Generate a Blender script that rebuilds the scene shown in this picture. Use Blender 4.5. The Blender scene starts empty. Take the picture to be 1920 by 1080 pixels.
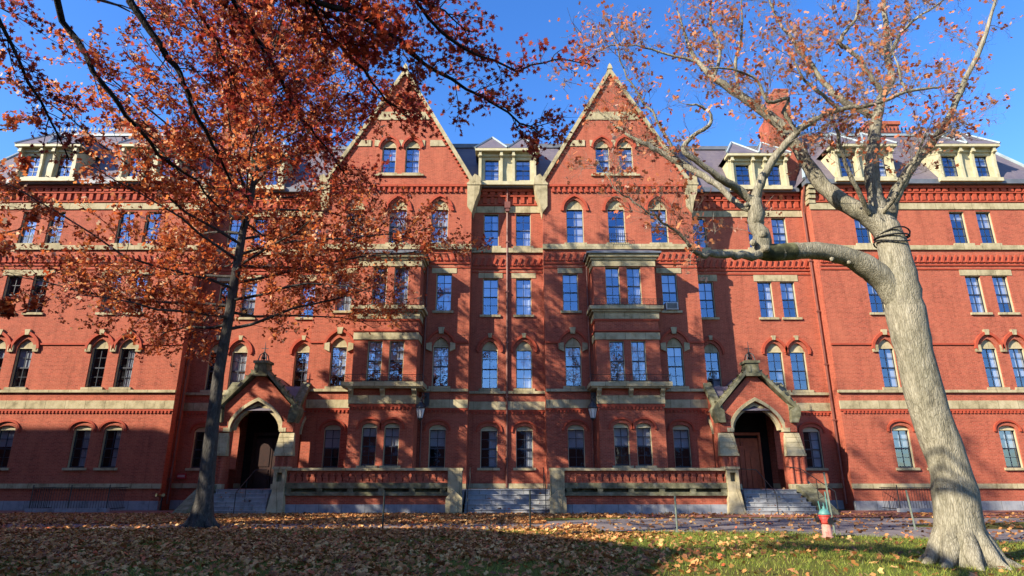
import bpy, math, random
import numpy as np
from mathutils import Vector, Matrix, geometry
random.seed(7); RNG = np.random.default_rng(7)
R = math.radians
S = bpy.context.scene
# ------------------------------------------------------------ camera
CAMX, CAMZ, PITCH, FPX = 0.27, 1.6, R(16.9), 1169.0
cd = bpy.data.cameras.new("camera"); cam = bpy.data.objects.new("camera", cd)
S.collection.objects.link(cam); S.camera = cam
cd.sensor_width = 36; cd.lens = 36*FPX/1920; cd.clip_start = .05; cd.clip_end = 2000
cam.location = (CAMX, 0, CAMZ); cam.rotation_euler = (R(90)+PITCH, 0, 0)
# ------------------------------------------------------------ sky + sun
SUN_AZ, SUN_EL = 236.0, 30.0           # clockwise from +Y
w = bpy.data.worlds.new("World"); S.world = w; w.use_nodes = True
nt = w.node_tree; nt.nodes.clear()
sky = nt.nodes.new('ShaderNodeTexSky'); sky.sky_type = 'NISHITA'; sky.sun_disc = False
sky.sun_elevation = R(SUN_EL); sky.sun_rotation = R(SUN_AZ)
sky.air_density = 1.0; sky.dust_density = 0.3; sky.ozone_density = 3.0; sky.altitude = 0
bg = nt.nodes.new('ShaderNodeBackground'); bg.inputs[1].default_value = 0.14
wo = nt.nodes.new('ShaderNodeOutputWorld')
hs = nt.nodes.new('ShaderNodeHueSaturation'); hs.inputs['Saturation'].default_value = 1.28; hs.inputs['Hue'].default_value = .512
nt.links.new(sky.outputs[0], hs.inputs['Color']); nt.links.new(hs.outputs[0], bg.inputs[0]); nt.links.new(bg.outputs[0], wo.inputs[0])
sd = bpy.data.lights.new("sun", 'SUN'); sd.energy = 5.0; sd.angle = R(0.53); sd.color = (1, .90, .74)
sun = bpy.data.objects.new("sun", sd); S.collection.objects.link(sun)
a, e = R(SUN_AZ), R(SUN_EL)
to_sun = Vector((math.sin(a)*math.cos(e), math.cos(a)*math.cos(e), math.sin(e)))
sun.rotation_euler = to_sun.to_track_quat('Z', 'Y').to_euler(); sun.location = to_sun*200
vs = S.view_settings; vs.view_transform = 'Standard'; vs.look = 'None'; vs.gamma = 1; vs.exposure = 1.32
S.cycles.max_bounces = 6; S.cycles.transparent_max_bounces = 8
S.cycles.diffuse_bounces = 3; S.cycles.glossy_bounces = 2; S.cycles.transmission_bounces = 3
S.cycles.caustics_reflective = False; S.cycles.caustics_refractive = False

def at(px, py, D):
    """reading of the photograph (1920 px wide) on the vertical plane D metres away"""
    el = PITCH-math.atan((py-540)/FPX); z = D*math.tan(el)
    d = D*math.cos(PITCH)+z*math.sin(PITCH)
    return Vector((CAMX+(px-960)/FPX*d, D, z+CAMZ))

# ------------------------------------------------------------ materials
M = {}
K = .64
def kk(c_): return tuple(x*K for x in c_)
def base(name, rough=.7, spec=.3):
    m = bpy.data.materials.new(name); m.use_nodes = True; n = m.node_tree
    b = n.nodes['Principled BSDF']; b.inputs['Roughness'].default_value = rough
    b.inputs['Specular IOR Level'].default_value = spec
    M[name] = m
    return m, n, b
def node(n, t, **k):
    x = n.nodes.new(t)
    for a_, v in k.items(): setattr(x, a_, v)
    return x
def ramp(n, src, stops):
    r = node(n, 'ShaderNodeValToRGB'); el_ = r.color_ramp.elements
    el_[0].position, el_[0].color = stops[0][0], (*stops[0][1], 1)
    el_[1].position, el_[1].color = stops[-1][0], (*stops[-1][1], 1)
    for p, c_ in stops[1:-1]:
        x = el_.new(p); x.color = (*c_, 1)
    n.links.new(src, r.inputs[0]); return r.outputs[0]
def noise(n, vec, scale, detail=4, rough=.6):
    x = node(n, 'ShaderNodeTexNoise'); x.inputs['Scale'].default_value = scale
    x.inputs['Detail'].default_value = detail; x.inputs['Roughness'].default_value = rough
    n.links.new(vec, x.inputs['Vector']); return x.outputs[0]
def mixc(n, f, a_, b_, mode='MIX'):
    x = node(n, 'ShaderNodeMix', data_type='RGBA', blend_type=mode)
    if isinstance(f, float): x.inputs[0].default_value = f
    else: n.links.new(f, x.inputs[0])
    for i, v in ((6, a_), (7, b_)):
        if isinstance(v, tuple): x.inputs[i].default_value = (*v, 1)
        else: n.links.new(v, x.inputs[i])
    return x.outputs[2]
def bump(n, b, h, dist=.01, st=.6):
    x = node(n, 'ShaderNodeBump'); x.inputs['Distance'].default_value = dist; x.inputs['Strength'].default_value = st
    n.links.new(h, x.inputs['Height']); n.links.new(x.outputs[0], b.inputs['Normal'])
def geo(n): return node(n, 'ShaderNodeNewGeometry').outputs['Position']
def mottled(name, c1, c2, scale=3, rough=.7, spec=.3, c3=None, bd=.006, metal=0, bscale=None):
    c1, c2, c3 = kk(c1), kk(c2), (kk(c3) if c3 else None)
    m, n, b = base(name, rough, spec); p = geo(n)
    f = noise(n, p, scale, 6, .65)
    st = [(.32, c1), (.68, c2)] if not c3 else [(.28, c1), (.5, c2), (.74, c3)]
    n.links.new(ramp(n, f, st), b.inputs['Base Color']); b.inputs['Metallic'].default_value = metal
    if bd: bump(n, b, noise(n, p, bscale or scale*8, 5), bd)
    return m
def brickmat(name, c1, c2, mort, patch, w_=.21, h_=.072, mort_w=.009):
    c1, c2, mort, patch = kk(c1), kk(c2), kk(mort), kk(patch)
    m, n, b = base(name, .85, .15); p = geo(n)
    s = node(n, 'ShaderNodeSeparateXYZ'); n.links.new(p, s.inputs[0])
    ad = node(n, 'ShaderNodeMath'); n.links.new(s.outputs[0], ad.inputs[0]); n.links.new(s.outputs[1], ad.inputs[1])
    c_ = node(n, 'ShaderNodeCombineXYZ'); n.links.new(ad.outputs[0], c_.inputs[0]); n.links.new(s.outputs[2], c_.inputs[1])
    t = node(n, 'ShaderNodeTexBrick'); n.links.new(c_.outputs[0], t.inputs['Vector'])
    t.inputs['Scale'].default_value = 1; t.inputs['Brick Width'].default_value = w_; t.inputs['Row Height'].default_value = h_
    t.inputs['Mortar Size'].default_value = mort_w; t.inputs['Mortar Smooth'].default_value = .3
    t.inputs['Color1'].default_value = (*c1, 1); t.inputs['Color2'].default_value = (*c2, 1); t.inputs['Mortar'].default_value = (*mort, 1)
    st = node(n, 'ShaderNodeMapping'); st.inputs['Scale'].default_value = (1.2, 1.2, .22); n.links.new(p, st.inputs[0])
    f1 = noise(n, st.outputs[0], 1.3, 8, .7)
    col = mixc(n, ramp(n, f1, [(.35, (0, 0, 0)), (.75, (.75, .75, .75))]), t.outputs[0], patch)
    f2 = noise(n, p, 9, 6, .7)
    col = mixc(n, .5, col, ramp(n, f2, [(.25, (.62, .62, .62)), (.75, (1.25, 1.25, 1.25))]), 'MULTIPLY')
    mp3 = node(n, 'ShaderNodeMapping'); mp3.inputs['Scale'].default_value = (2.6, 2.6, .35); n.links.new(p, mp3.inputs[0])
    col = mixc(n, .55, col, ramp(n, noise(n, mp3.outputs[0], 1.0, 7, .75), [(.30, (.50, .48, .50)), (.48, (1, 1, 1)), (.8, (1.12, 1.14, 1.15))]), 'MULTIPLY')
    n.links.new(col, b.inputs['Base Color']); bump(n, b, t.outputs['Fac'], -.008, .8)
    return m
brickmat('brick', (.57, .115, .066), (.33, .062, .036), (.50, .22, .14), (.64, .19, .105))
brickmat('dark_brick', (.34, .075, .035), (.26, .055, .03), (.25, .12, .08), (.36, .09, .045))
mottled('moulded_brick', (.40, .065, .032), (.56, .10, .045), 4, .85)
mottled('stone', (.30, .25, .14), (.58, .49, .29), 1.9, .85, .2, (.72, .62, .40), .014)
mottled('mossy_stone', (.06, .06, .035), (.20, .19, .11), 2.6, .9, .2, (.40, .38, .26), .016)
mottled('granite', (.22, .25, .30), (.38, .40, .43), 2.5, .8, .3, (.46, .47, .48), .006, bscale=60)
mottled('steps_granite', (.24, .25, .27), (.44, .45, .46), 1.8, .8, .3, (.55, .55, .53), .006, bscale=60)
mottled('cream_paint', (.52, .46, .27), (.72, .66, .42), 2.2, .6, .3)
mottled('casing_paint', (.55, .47, .27), (.68, .60, .38), 3, .6, .3)
mottled('frame_paint', (.012, .015, .03), (.03, .035, .055), 4, .4, .5, bd=0)
mottled('iron', (.008, .008, .009), (.025, .024, .024), 8, .5, .5)
mottled('lead', (.10, .11, .13), (.20, .22, .25), 1.2, .5, .5)
mottled('blue_metal', (.26, .33, .36), (.42, .50, .52), 2, .5, .5)
mottled('pipe_paint', (.16, .05, .035), (.26, .085, .055), 2, .5, .4)
mottled('interior', (.012, .012, .014), (.03, .028, .026), 1, .9, .1, bd=0)  # near-black; on the porch back walls it is painted shade
mottled('blind', (.62, .65, .70), (.80, .81, .82), 1.5, .8, .1, bd=0)
mottled('white_plastic', (.65, .66, .66), (.78, .78, .76), 3, .5, .4, bd=0)
mottled('door_wood_lit', (.42, .09, .03), (.70, .18, .06), 5, .45, .4)  # right porch doors: sunlight painted in as a brighter wood
mottled('door_wood_shaded', (.03, .012, .008), (.06, .02, .012), 5, .5, .3)  # left porch door: the porch shade painted into the wood
mottled('sign_red', (.55, .03, .03), (.62, .05, .045), 3, .5, .4, bd=0)
mottled('hydrant_red', (.50, .03, .025), (.62, .06, .045), 9, .5, .5, (.42, .10, .07))
mottled('hydrant_pink', (.45, .12, .09), (.66, .36, .28), 9, .6, .4, (.36, .10, .08))
mottled('hydrant_green', (.05, .22, .20), (.16, .38, .34), 12, .5, .5)
mottled('post_green', (.16, .22, .18), (.34, .38, .30), 8, .5, .4)
mottled('post_dark', (.018, .025, .02), (.05, .06, .05), 8, .5, .4)
mottled('brass', (.35, .22, .08), (.5, .34, .14), 8, .35, .6, metal=.8)
mottled('cable', (.01, .01, .01), (.02, .02, .02), 8, .6, .3, bd=0)
# slate
for nm in ('stone', 'granite', 'steps_granite'):
    n = M[nm].node_tree; b = n.nodes['Principled BSDF']; src = b.inputs['Base Color'].links[0].from_socket; p = geo(n)
    s_ = node(n, 'ShaderNodeSeparateXYZ'); n.links.new(p, s_.inputs[0]); ad = node(n, 'ShaderNodeMath'); n.links.new(s_.outputs[0], ad.inputs[0]); n.links.new(s_.outputs[1], ad.inputs[1])
    c_ = node(n, 'ShaderNodeCombineXYZ'); n.links.new(ad.outputs[0], c_.inputs[0]); n.links.new(s_.outputs[2], c_.inputs[1])
    t = node(n, 'ShaderNodeTexBrick'); n.links.new(c_.outputs[0], t.inputs['Vector']); t.inputs['Scale'].default_value = 1; t.inputs['Brick Width'].default_value = 1.05
    t.inputs['Row Height'].default_value = 7; t.inputs['Mortar Size'].default_value = .014; t.inputs['Color1'].default_value = (1, 1, 1, 1); t.inputs['Color2'].default_value = (.80, .80, .78, 1); t.inputs['Mortar'].default_value = (.35, .34, .3, 1)
    mp = node(n, 'ShaderNodeMapping'); mp.inputs['Scale'].default_value = (3.5, 3.5, .7); n.links.new(p, mp.inputs[0])
    c2 = mixc(n, .8, src, t.outputs[0], 'MULTIPLY')
    c2 = mixc(n, .6, c2, ramp(n, noise(n, mp.outputs[0], 1.2, 7, .75), [(.32, (.58, .58, .54)), (.5, (1, 1, 1)), (.8, (1.1, 1.1, 1.1))]), 'MULTIPLY')
    n.links.new(c2, b.inputs['Base Color'])
m, n, b = base('slate', .55, .4); p = geo(n)
s_ = node(n, 'ShaderNodeSeparateXYZ'); n.links.new(p, s_.inputs[0])
ad = node(n, 'ShaderNodeMath'); n.links.new(s_.outputs[0], ad.inputs[0]); n.links.new(s_.outputs[1], ad.inputs[1])
c_ = node(n, 'ShaderNodeCombineXYZ'); n.links.new(ad.outputs[0], c_.inputs[0]); n.links.new(s_.outputs[2], c_.inputs[1])
t = node(n, 'ShaderNodeTexBrick'); n.links.new(c_.outputs[0], t.inputs['Vector']); t.inputs['Scale'].default_value = 1
t.inputs['Brick Width'].default_value = .3; t.inputs['Row Height'].default_value = .2; t.inputs['Mortar Size'].default_value = .008
t.inputs['Color1'].default_value = (.12, .10, .115, 1); t.inputs['Color2'].default_value = (.09, .075, .10, 1); t.inputs['Mortar'].default_value = (.05, .05, .06, 1)
n.links.new(mixc(n, ramp(n, noise(n, p, 1.4, 6), [(.3, (0, 0, 0)), (.8, (.6, .6, .6))]), t.outputs[0], (.155, .13, .135)), b.inputs['Base Color'])
bump(n, b, t.outputs['Fac'], -.008)
# glass
m, n, b = base('window_glass'); n.nodes.remove(b)
tr = node(n, 'ShaderNodeBsdfTransparent'); tr.inputs[0].default_value = (.85, .88, .92, 1)
gl = node(n, 'ShaderNodeBsdfGlossy'); gl.inputs['Roughness'].default_value = .02; gl.inputs[0].default_value = (.52, .68, .95, 1)
fr = node(n, 'ShaderNodeLayerWeight'); fr.inputs[0].default_value = .5; fp = node(n, 'ShaderNodeMath', operation='POWER'); n.links.new(fr.outputs['Facing'], fp.inputs[0]); fp.inputs[1].default_value = 4; fm = node(n, 'ShaderNodeMath', operation='MULTIPLY_ADD'); n.links.new(fp.outputs[0], fm.inputs[0]); fm.inputs[1].default_value = .6; fm.inputs[2].default_value = .27
mx = node(n, 'ShaderNodeMixShader'); n.links.new(fm.outputs[0], mx.inputs[0]); n.links.new(tr.outputs[0], mx.inputs[1]); n.links.new(gl.outputs[0], mx.inputs[2])
bp = node(n, 'ShaderNodeBump'); bp.inputs['Distance'].default_value = .02; bp.inputs['Strength'].default_value = .25
n.links.new(noise(n, geo(n), 2.2, 2, .4), bp.inputs['Height']); n.links.new(bp.outputs[0], gl.inputs['Normal'])
n.links.new(mx.outputs[0], n.nodes['Material Output'].inputs[0])
m, n, b = base('lamp_glass', .3, .5); b.inputs['Base Color'].default_value = (.62, .62, .58, 1)
n.links.new(ramp(n, noise(n, geo(n), 14, 3), [(.3, (.5, .5, .48)), (.7, (.7, .7, .66))]), b.inputs['Base Color'])
# leaves
def leafmat(name, stops, trans=.4):
    stops = [(q, kk(c_)) for q, c_ in stops]
    m, n, b = base(name, .55, .25)
    at_ = node(n, 'ShaderNodeAttribute', attribute_name='rnd', attribute_type='GEOMETRY')
    c_ = ramp(n, at_.outputs['Fac'], stops); n.links.new(c_, b.inputs['Base Color'])
    tl = node(n, 'ShaderNodeBsdfTranslucent'); n.links.new(c_, tl.inputs[0])
    mx = node(n, 'ShaderNodeMixShader'); mx.inputs[0].default_value = trans
    n.links.new(b.outputs[0], mx.inputs[1]); n.links.new(tl.outputs[0], mx.inputs[2])
    n.links.new(mx.outputs[0], n.nodes['Material Output'].inputs[0])
leafmat('oak_leaf', [(0, (.20, .03, .018)), (.3, (.50, .08, .03)), (.6, (.86, .21, .055)), (.85, (1.15, .44, .13)), (1, (1.2, .82, .5))], .48)
leafmat('near_leaf', [(0, (.20, .022, .022)), (.4, (.48, .06, .036)), (.75, (.85, .17, .055)), (1, (1.1, .38, .13))], .5)
leafmat('maple_leaf', [(0, (.55, .10, .05)), (.4, (.85, .24, .09)), (.75, (.98, .44, .20)), (1, (1.0, .66, .5))], .45)
leafmat('fallen_leaf', [(0, (.18, .06, .025)), (.3, (.42, .17, .055)), (.65, (.66, .31, .10)), (.9, (.90, .54, .20)), (1, (.75, .13, .05))], .12)
leafmat('grass_blade', [(0, (.10, .17, .02)), (.6, (.32, .40, .05)), (1, (.60, .56, .12))], .3)
leafmat('shrub_leaf', [(0, (.05, .08, .02)), (.6, (.13, .16, .04)), (1, (.25, .22, .08))], .3)
def bark(name, c1, c2, c3, sc):
    c1, c2, c3 = kk(c1), kk(c2), kk(c3)
    m, n, b = base(name, .9, .15); p = geo(n)
    mp = node(n, 'ShaderNodeMapping'); mp.inputs['Scale'].default_value = (1, 1, .22); n.links.new(p, mp.inputs[0])
    f = noise(n, mp.outputs[0], sc, 8, .7); g = noise(n, p, 1.7, 5, .6)
    c_ = ramp(n, f, [(.3, c1), (.55, c2), (.78, c3)])
    vo = node(n, 'ShaderNodeTexVoronoi', feature='DISTANCE_TO_EDGE'); vo.inputs['Scale'].default_value = sc*2.0; n.links.new(mp.outputs[0], vo.inputs['Vector'])
    cr_ = ramp(n, vo.outputs['Distance'], [(0, (.74, .73, .70)), (.16, (1, 1, 1))])
    cc = mixc(n, .6, c_, ramp(n, g, [(.3, (.5, .52, .44)), (.7, (1.12, 1.1, 1.05))]), 'MULTIPLY')
    st2 = node(n, 'ShaderNodeMapping'); st2.inputs['Scale'].default_value = (1, 1, .5); n.links.new(p, st2.inputs[0])
    cc = mixc(n, ramp(n, noise(n, st2.outputs[0], 2.6, 7, .75), [(.52, (0, 0, 0)), (.66, (.75, .75, .75))]), cc, tuple(x*.32 for x in c2))
    cc = mixc(n, ramp(n, noise(n, st2.outputs[0], 4.3, 6, .7), [(.58, (0, 0, 0)), (.7, (.5, .5, .5))]), cc, tuple(min(1, x*1.15) for x in c3))
    n.links.new(mixc(n, .85, cc, cr_, 'MULTIPLY'), b.inputs['Base Color'])
    hm = node(n, 'ShaderNodeMath', operation='ADD'); n.links.new(f, hm.inputs[0]); n.links.new(cr_, hm.inputs[1])
    bump(n, b, hm.outputs[0], .04, .8)
bark('pale_bark', (.22, .20, .14), (.46, .42, .32), (.64, .60, .48), 13)
bark('grey_bark', (.04, .038, .036), (.11, .10, .092), (.21, .20, .18), 9)
bark('twig_bark', (.20, .16, .12), (.38, .32, .26), (.5, .44, .38), 6)
bark('dark_bark', (.015, .012, .012), (.04, .032, .03), (.08, .065, .06), 9)
mottled('moss_bark', (.03, .03, .02), (.10, .10, .05), 3, .95, .1, (.30, .30, .16), .02)
# ground
m, n, b = base('lawn', .95, .1); p = geo(n)
g1 = ramp(n, noise(n, p, 22, 6, .8), [(.3, (.03, .04, .008)), (.5, (.09, .11, .02)), (.7, (.20, .19, .04))])
g2 = ramp(n, noise(n, p, 9, 6, .75), [(.3, (.035, .016, .010)), (.7, (.12, .06, .03))])
n.links.new(mixc(n, ramp(n, noise(n, p, .45, 6, .7), [(.42, (0, 0, 0)), (.62, (.7, .7, .7))]), g1, g2), b.inputs['Base Color'])
bump(n, b, noise(n, p, 30, 5), .05)
m, n, b = base('asphalt', .9, .2); p = geo(n)
c_ = ramp(n, noise(n, p, 1.3, 8, .7), [(.3, (.11, .09, .09)), (.7, (.19, .165, .16))])
n.links.new(mixc(n, .6, c_, ramp(n, noise(n, p, 60, 3, .8), [(.3, (.6, .6, .6)), (.7, (1.3, 1.3, 1.3))]), 'MULTIPLY'), b.inputs['Base Color'])
bump(n, b, noise(n, p, 60, 3), .01)
brickmat('paver', (.36, .13, .09), (.28, .095, .07), (.18, .13, .11), (.42, .2, .15), .2, .1, .01)

# ------------------------------------------------------------ mesh helpers
class MB:
    def __init__(s): s.v = []; s.f = []
    def add(s, v, f):
        k = len(s.v); s.v += [tuple(x) for x in v]; s.f += [tuple(i+k for i in q) for q in f]
    def box(s, x0, x1, y0, y1, z0, z1):
        if x0 > x1: x0, x1 = x1, x0
        s.add([(x0, y0, z0), (x1, y0, z0), (x1, y1, z0), (x0, y1, z0), (x0, y0, z1), (x1, y0, z1), (x1, y1, z1), (x0, y1, z1)],
              [(3, 2, 1, 0), (4, 5, 6, 7), (0, 1, 5, 4), (1, 2, 6, 5), (2, 3, 7, 6), (3, 0, 4, 7)])
    def hexa(s, bot, top):
        s.add(list(bot)+list(top), [(3, 2, 1, 0), (4, 5, 6, 7), (0, 1, 5, 4), (1, 2, 6, 5), (2, 3, 7, 6), (3, 0, 4, 7)])
    def prism(s, pts, y0, y1):               # polygon in x-z, pulled through y
        n_ = len(pts)
        v = [(x, y0, z) for x, z in pts]+[(x, y1, z) for x, z in pts]
        s.add(v, [tuple(range(n_)), tuple(range(2*n_-1, n_-1, -1))]+[(i, i+n_, (i+1) % n_+n_, (i+1) % n_) for i in range(n_)])
    def prismx(s, pts, x0, x1):              # polygon in y-z, pulled through x
        n_ = len(pts)
        v = [(x0, y, z) for y, z in pts]+[(x1, y, z) for y, z in pts]
        s.add(v, [tuple(range(n_)), tuple(range(2*n_-1, n_-1, -1))]+[(i, i+n_, (i+1) % n_+n_, (i+1) % n_) for i in range(n_)])
    def band(s, A, B, y0, y1):               # strip between two open polylines in x-z, with thickness
        for i in range(len(A)-1):
            s.prism([A[i], A[i+1], B[i+1], B[i]], y0, y1)
    def panel(s, outline, holes, y, depth=.28, fn=None):
        fn = fn or (lambda u, v, w_: (u, y+w_, v))
        loops = [outline]+holes
        tri = geometry.tessellate_polygon([[Vector((a_, b_, 0)) for a_, b_ in l] for l in loops])
        flat = [p_ for l in loops for p_ in l]
        s.add([fn(a_, b_, 0) for a_, b_ in flat], tri)
        for h in holes:
            n_ = len(h)
            s.add([fn(a_, b_, 0) for a_, b_ in h]+[fn(a_, b_, depth) for a_, b_ in h],
                  [(i, (i+1) % n_, (i+1) % n_+n_, i+n_) for i in range(n_)])
    def tube(s, pts, rad, n_=6, cap=True):
        pts = [Vector(p_) for p_ in pts]
        if not hasattr(rad, '__len__'): rad = [rad]*len(pts)
        k = len(s.v); up = None
        for i, p_ in enumerate(pts):
            d = (pts[min(i+1, len(pts)-1)]-pts[max(i-1, 0)])
            d = d.normalized() if d.length > 1e-9 else Vector((0, 0, 1))
            if up is None:
                up = d.orthogonal().normalized()
            else:
                up = (up-d*up.dot(d)); up = up.normalized() if up.length > 1e-6 else d.orthogonal().normalized()
            q = d.cross(up)
            for j in range(n_):
                a_ = 2*math.pi*j/n_
                s.v.append(tuple(p_+(up*math.cos(a_)+q*math.sin(a_))*rad[i]))
        for i in range(len(pts)-1):
            for j in range(n_):
                a_, b_ = k+i*n_+j, k+i*n_+(j+1) % n_
                s.f.append((a_, b_, b_+n_, a_+n_))
        if cap:
            s.f.append(tuple(k+j for j in range(n_))[::-1]); s.f.append(tuple(k+(len(pts)-1)*n_+j for j in range(n_)))
    def lathe(s, prof, cx=0, cy=0, n_=16, z0=0):
        k = len(s.v)
        for r_, z in prof:
            for j in range(n_):
                a_ = 2*math.pi*j/n_; s.v.append((cx+r_*math.cos(a_), cy+r_*math.sin(a_), z+z0))
        for i in range(len(prof)-1):
            for j in range(n_):
                a_, b_ = k+i*n_+j, k+i*n_+(j+1) % n_
                s.f.append((a_, b_, b_+n_, a_+n_))
        s.f.append(tuple(k+j for j in range(n_))[::-1]); s.f.append(tuple(k+(len(prof)-1)*n_+j for j in range(n_)))
    def flip(s, sx):
        if sx < 0:
            s.v = [(-x, y, z) for x, y, z in s.v]; s.f = [tuple(reversed(q)) for q in s.f]
        return s
    def mesh(s, name, mat, smooth=False):
        me = bpy.data.meshes.new(name); me.from_pydata(s.v, [], s.f); me.materials.append(M[mat])
        if smooth: me.polygons.foreach_set('use_smooth', [True]*len(me.polygons))
        me.update(); return me
    def build(s, name, mat, parent=None, smooth=False, loc=None):
        o = bpy.data.objects.new(name, s.mesh(name, mat, smooth)); S.collection.objects.link(o)
        if loc: o.location = loc
        if parent: o.parent = parent
        return o
def empty(name, loc=(0, 0, 0)):
    o = bpy.data.objects.new(name, None); S.collection.objects.link(o); o.location = loc; o.empty_display_size = .3; return o
def tag(o, label=None, cat=None, group=None, kind=None):
    if label: o['label'] = label
    if cat: o['category'] = cat
    if group: o['group'] = group
    if kind: o['kind'] = kind
    return o
def link(me, name, parent=None, loc=(0, 0, 0), sc=None):
    o = bpy.data.objects.new(name, me); S.collection.objects.link(o); o.location = loc
    if sc: o.scale = sc
    if parent: o.parent = parent
    return o
def copy_tree(o, parent=None):
    c = o.copy(); S.collection.objects.link(c); c.parent = parent
    for ch in list(o.children): copy_tree(ch, c)
    return c

# ------------------------------------------------------------ ground
g = MB(); g.add([(-400, -400, 0), (400, -400, 0), (400, 400, 0), (-400, 400, 0)], [(0, 1, 2, 3)])
tag(g.build('lawn', 'lawn'), 'trampled autumn lawn in front of the brick hall', 'lawn', kind='structure')
def sheet(name, pts, z, mat, label, cat):
    g = MB(); g.add([(x, y, z) for x, y in pts], [tuple(range(len(pts)))])
    return tag(g.build(name, mat), label, cat, kind='structure')
sheet('path', [(-60, 21.3), (-12, 21.4), (-6, 21.4), (0, 21.3), (4, 20.6), (8, 20.0), (10, 19.1), (12, 17.6), (14.5, 16.3), (20, 14.6), (40, 11.5),
               (40, 17.6), (20, 20.2), (15.2, 21.6), (13.6, 22.6), (14.6, 23.6), (20, 25.0), (40, 26), (40, 27.3), (6, 27.1), (2.8, 26), (0.5, 24.4), (-4, 23.9), (-12, 23.9), (-60, 23.8)],
      .008, 'asphalt', 'grey asphalt footpath across the yard', 'path')
sheet('pavement', [(-60, 27.6), (40, 27.6), (40, 33.3), (-60, 33.3)], .012, 'paver', 'red brick pavement along the foot of the hall', 'pavement')

# ------------------------------------------------------------ the brick hall
hall = empty('brick_hall', (0, 36, 0))
tag(hall, 'long red brick Gothic hall with two tall gables and tan stone bands', 'building')
HL = Vector((0, 36, 0))
def part(mb, name, mat, parent=None, smooth=False, sx=1):
    """geometry is written in world metres; parts hang under the hall"""
    mb.flip(sx)
    o = mb.build(name, mat, parent or hall, smooth)
    if parent is None: o.location = -HL
    return o
def part_levels(mb, name, mat, sx=1, parent=None):
    """one object for each course: pieces whose heights overlap belong together"""
    par = list(range(len(mb.v)))
    def find(i):
        while par[i] != i: par[i] = par[par[i]]; i = par[i]
        return i
    for q in mb.f:
        a_ = find(q[0])
        for j in q[1:]: par[find(j)] = a_
    grp = {}
    for i in range(len(mb.v)): grp.setdefault(find(i), []).append(i)
    isl = sorted(((min(mb.v[i][2] for i in g), max(mb.v[i][2] for i in g), k) for k, g in grp.items()))
    bb = [(min(mb.v[i][0] for i in grp[k]), max(mb.v[i][0] for i in grp[k])) for _, _, k in isl]
    n_ = len(isl); up = list(range(n_))
    def fu(i):
        while up[i] != i: up[i] = up[up[i]]; i = up[i]
        return i
    for i in range(n_):
        for j in range(i+1, n_):
            if isl[j][0] > isl[i][1]+.03: break
            if bb[i][0] < bb[j][1]+.45 and bb[j][0] < bb[i][1]+.45: up[fu(j)] = fu(i)
    lev = sorted({fu(i) for i in range(n_)}); own = {isl[i][2]: lev.index(fu(i)) for i in range(n_)}
    outs = [MB() for _ in lev]; mp = {}
    for i, v in enumerate(mb.v):
        o_ = outs[own[find(i)]]; mp[i] = len(o_.v); o_.v.append(v)
    for q in mb.f: outs[own[find(q[0])]].f.append(tuple(mp[i] for i in q))
    for o_ in outs: part(o_, name, mat, parent, sx=sx)
def wpart(mb, name, mat, wdw, sx):
    mb.flip(sx); o = mb.build(name, mat, wdw); o.location = -(wdw.location+HL); return o
def arch_pts(cx, w_, z0, zs, za, kind, o=0.0, n_=7):
    h = w_/2+o
    if kind == 'rect': return [(cx-h, z0), (cx+h, z0), (cx+h, zs+o), (cx-h, zs+o)]
    k = math.pi/2*{'point': .72, 'gothic': .5}.get(kind, 1.0); R_ = []
    for i in range(n_+1):
        t_ = k*i/n_
        x = h*(math.cos(t_)-math.cos(k))/(1-math.cos(k)); z = zs+(za-zs+o*1.2)*math.sin(t_)/math.sin(k)
        R_.append((x, z))
    pts = [(cx-h, z0), (cx+h, z0)]+[(cx+x, z) for x, z in R_]+[(cx-x, z) for x, z in reversed(R_[:-1])]
    return pts
_wc = {}
BL = [0]
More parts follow.
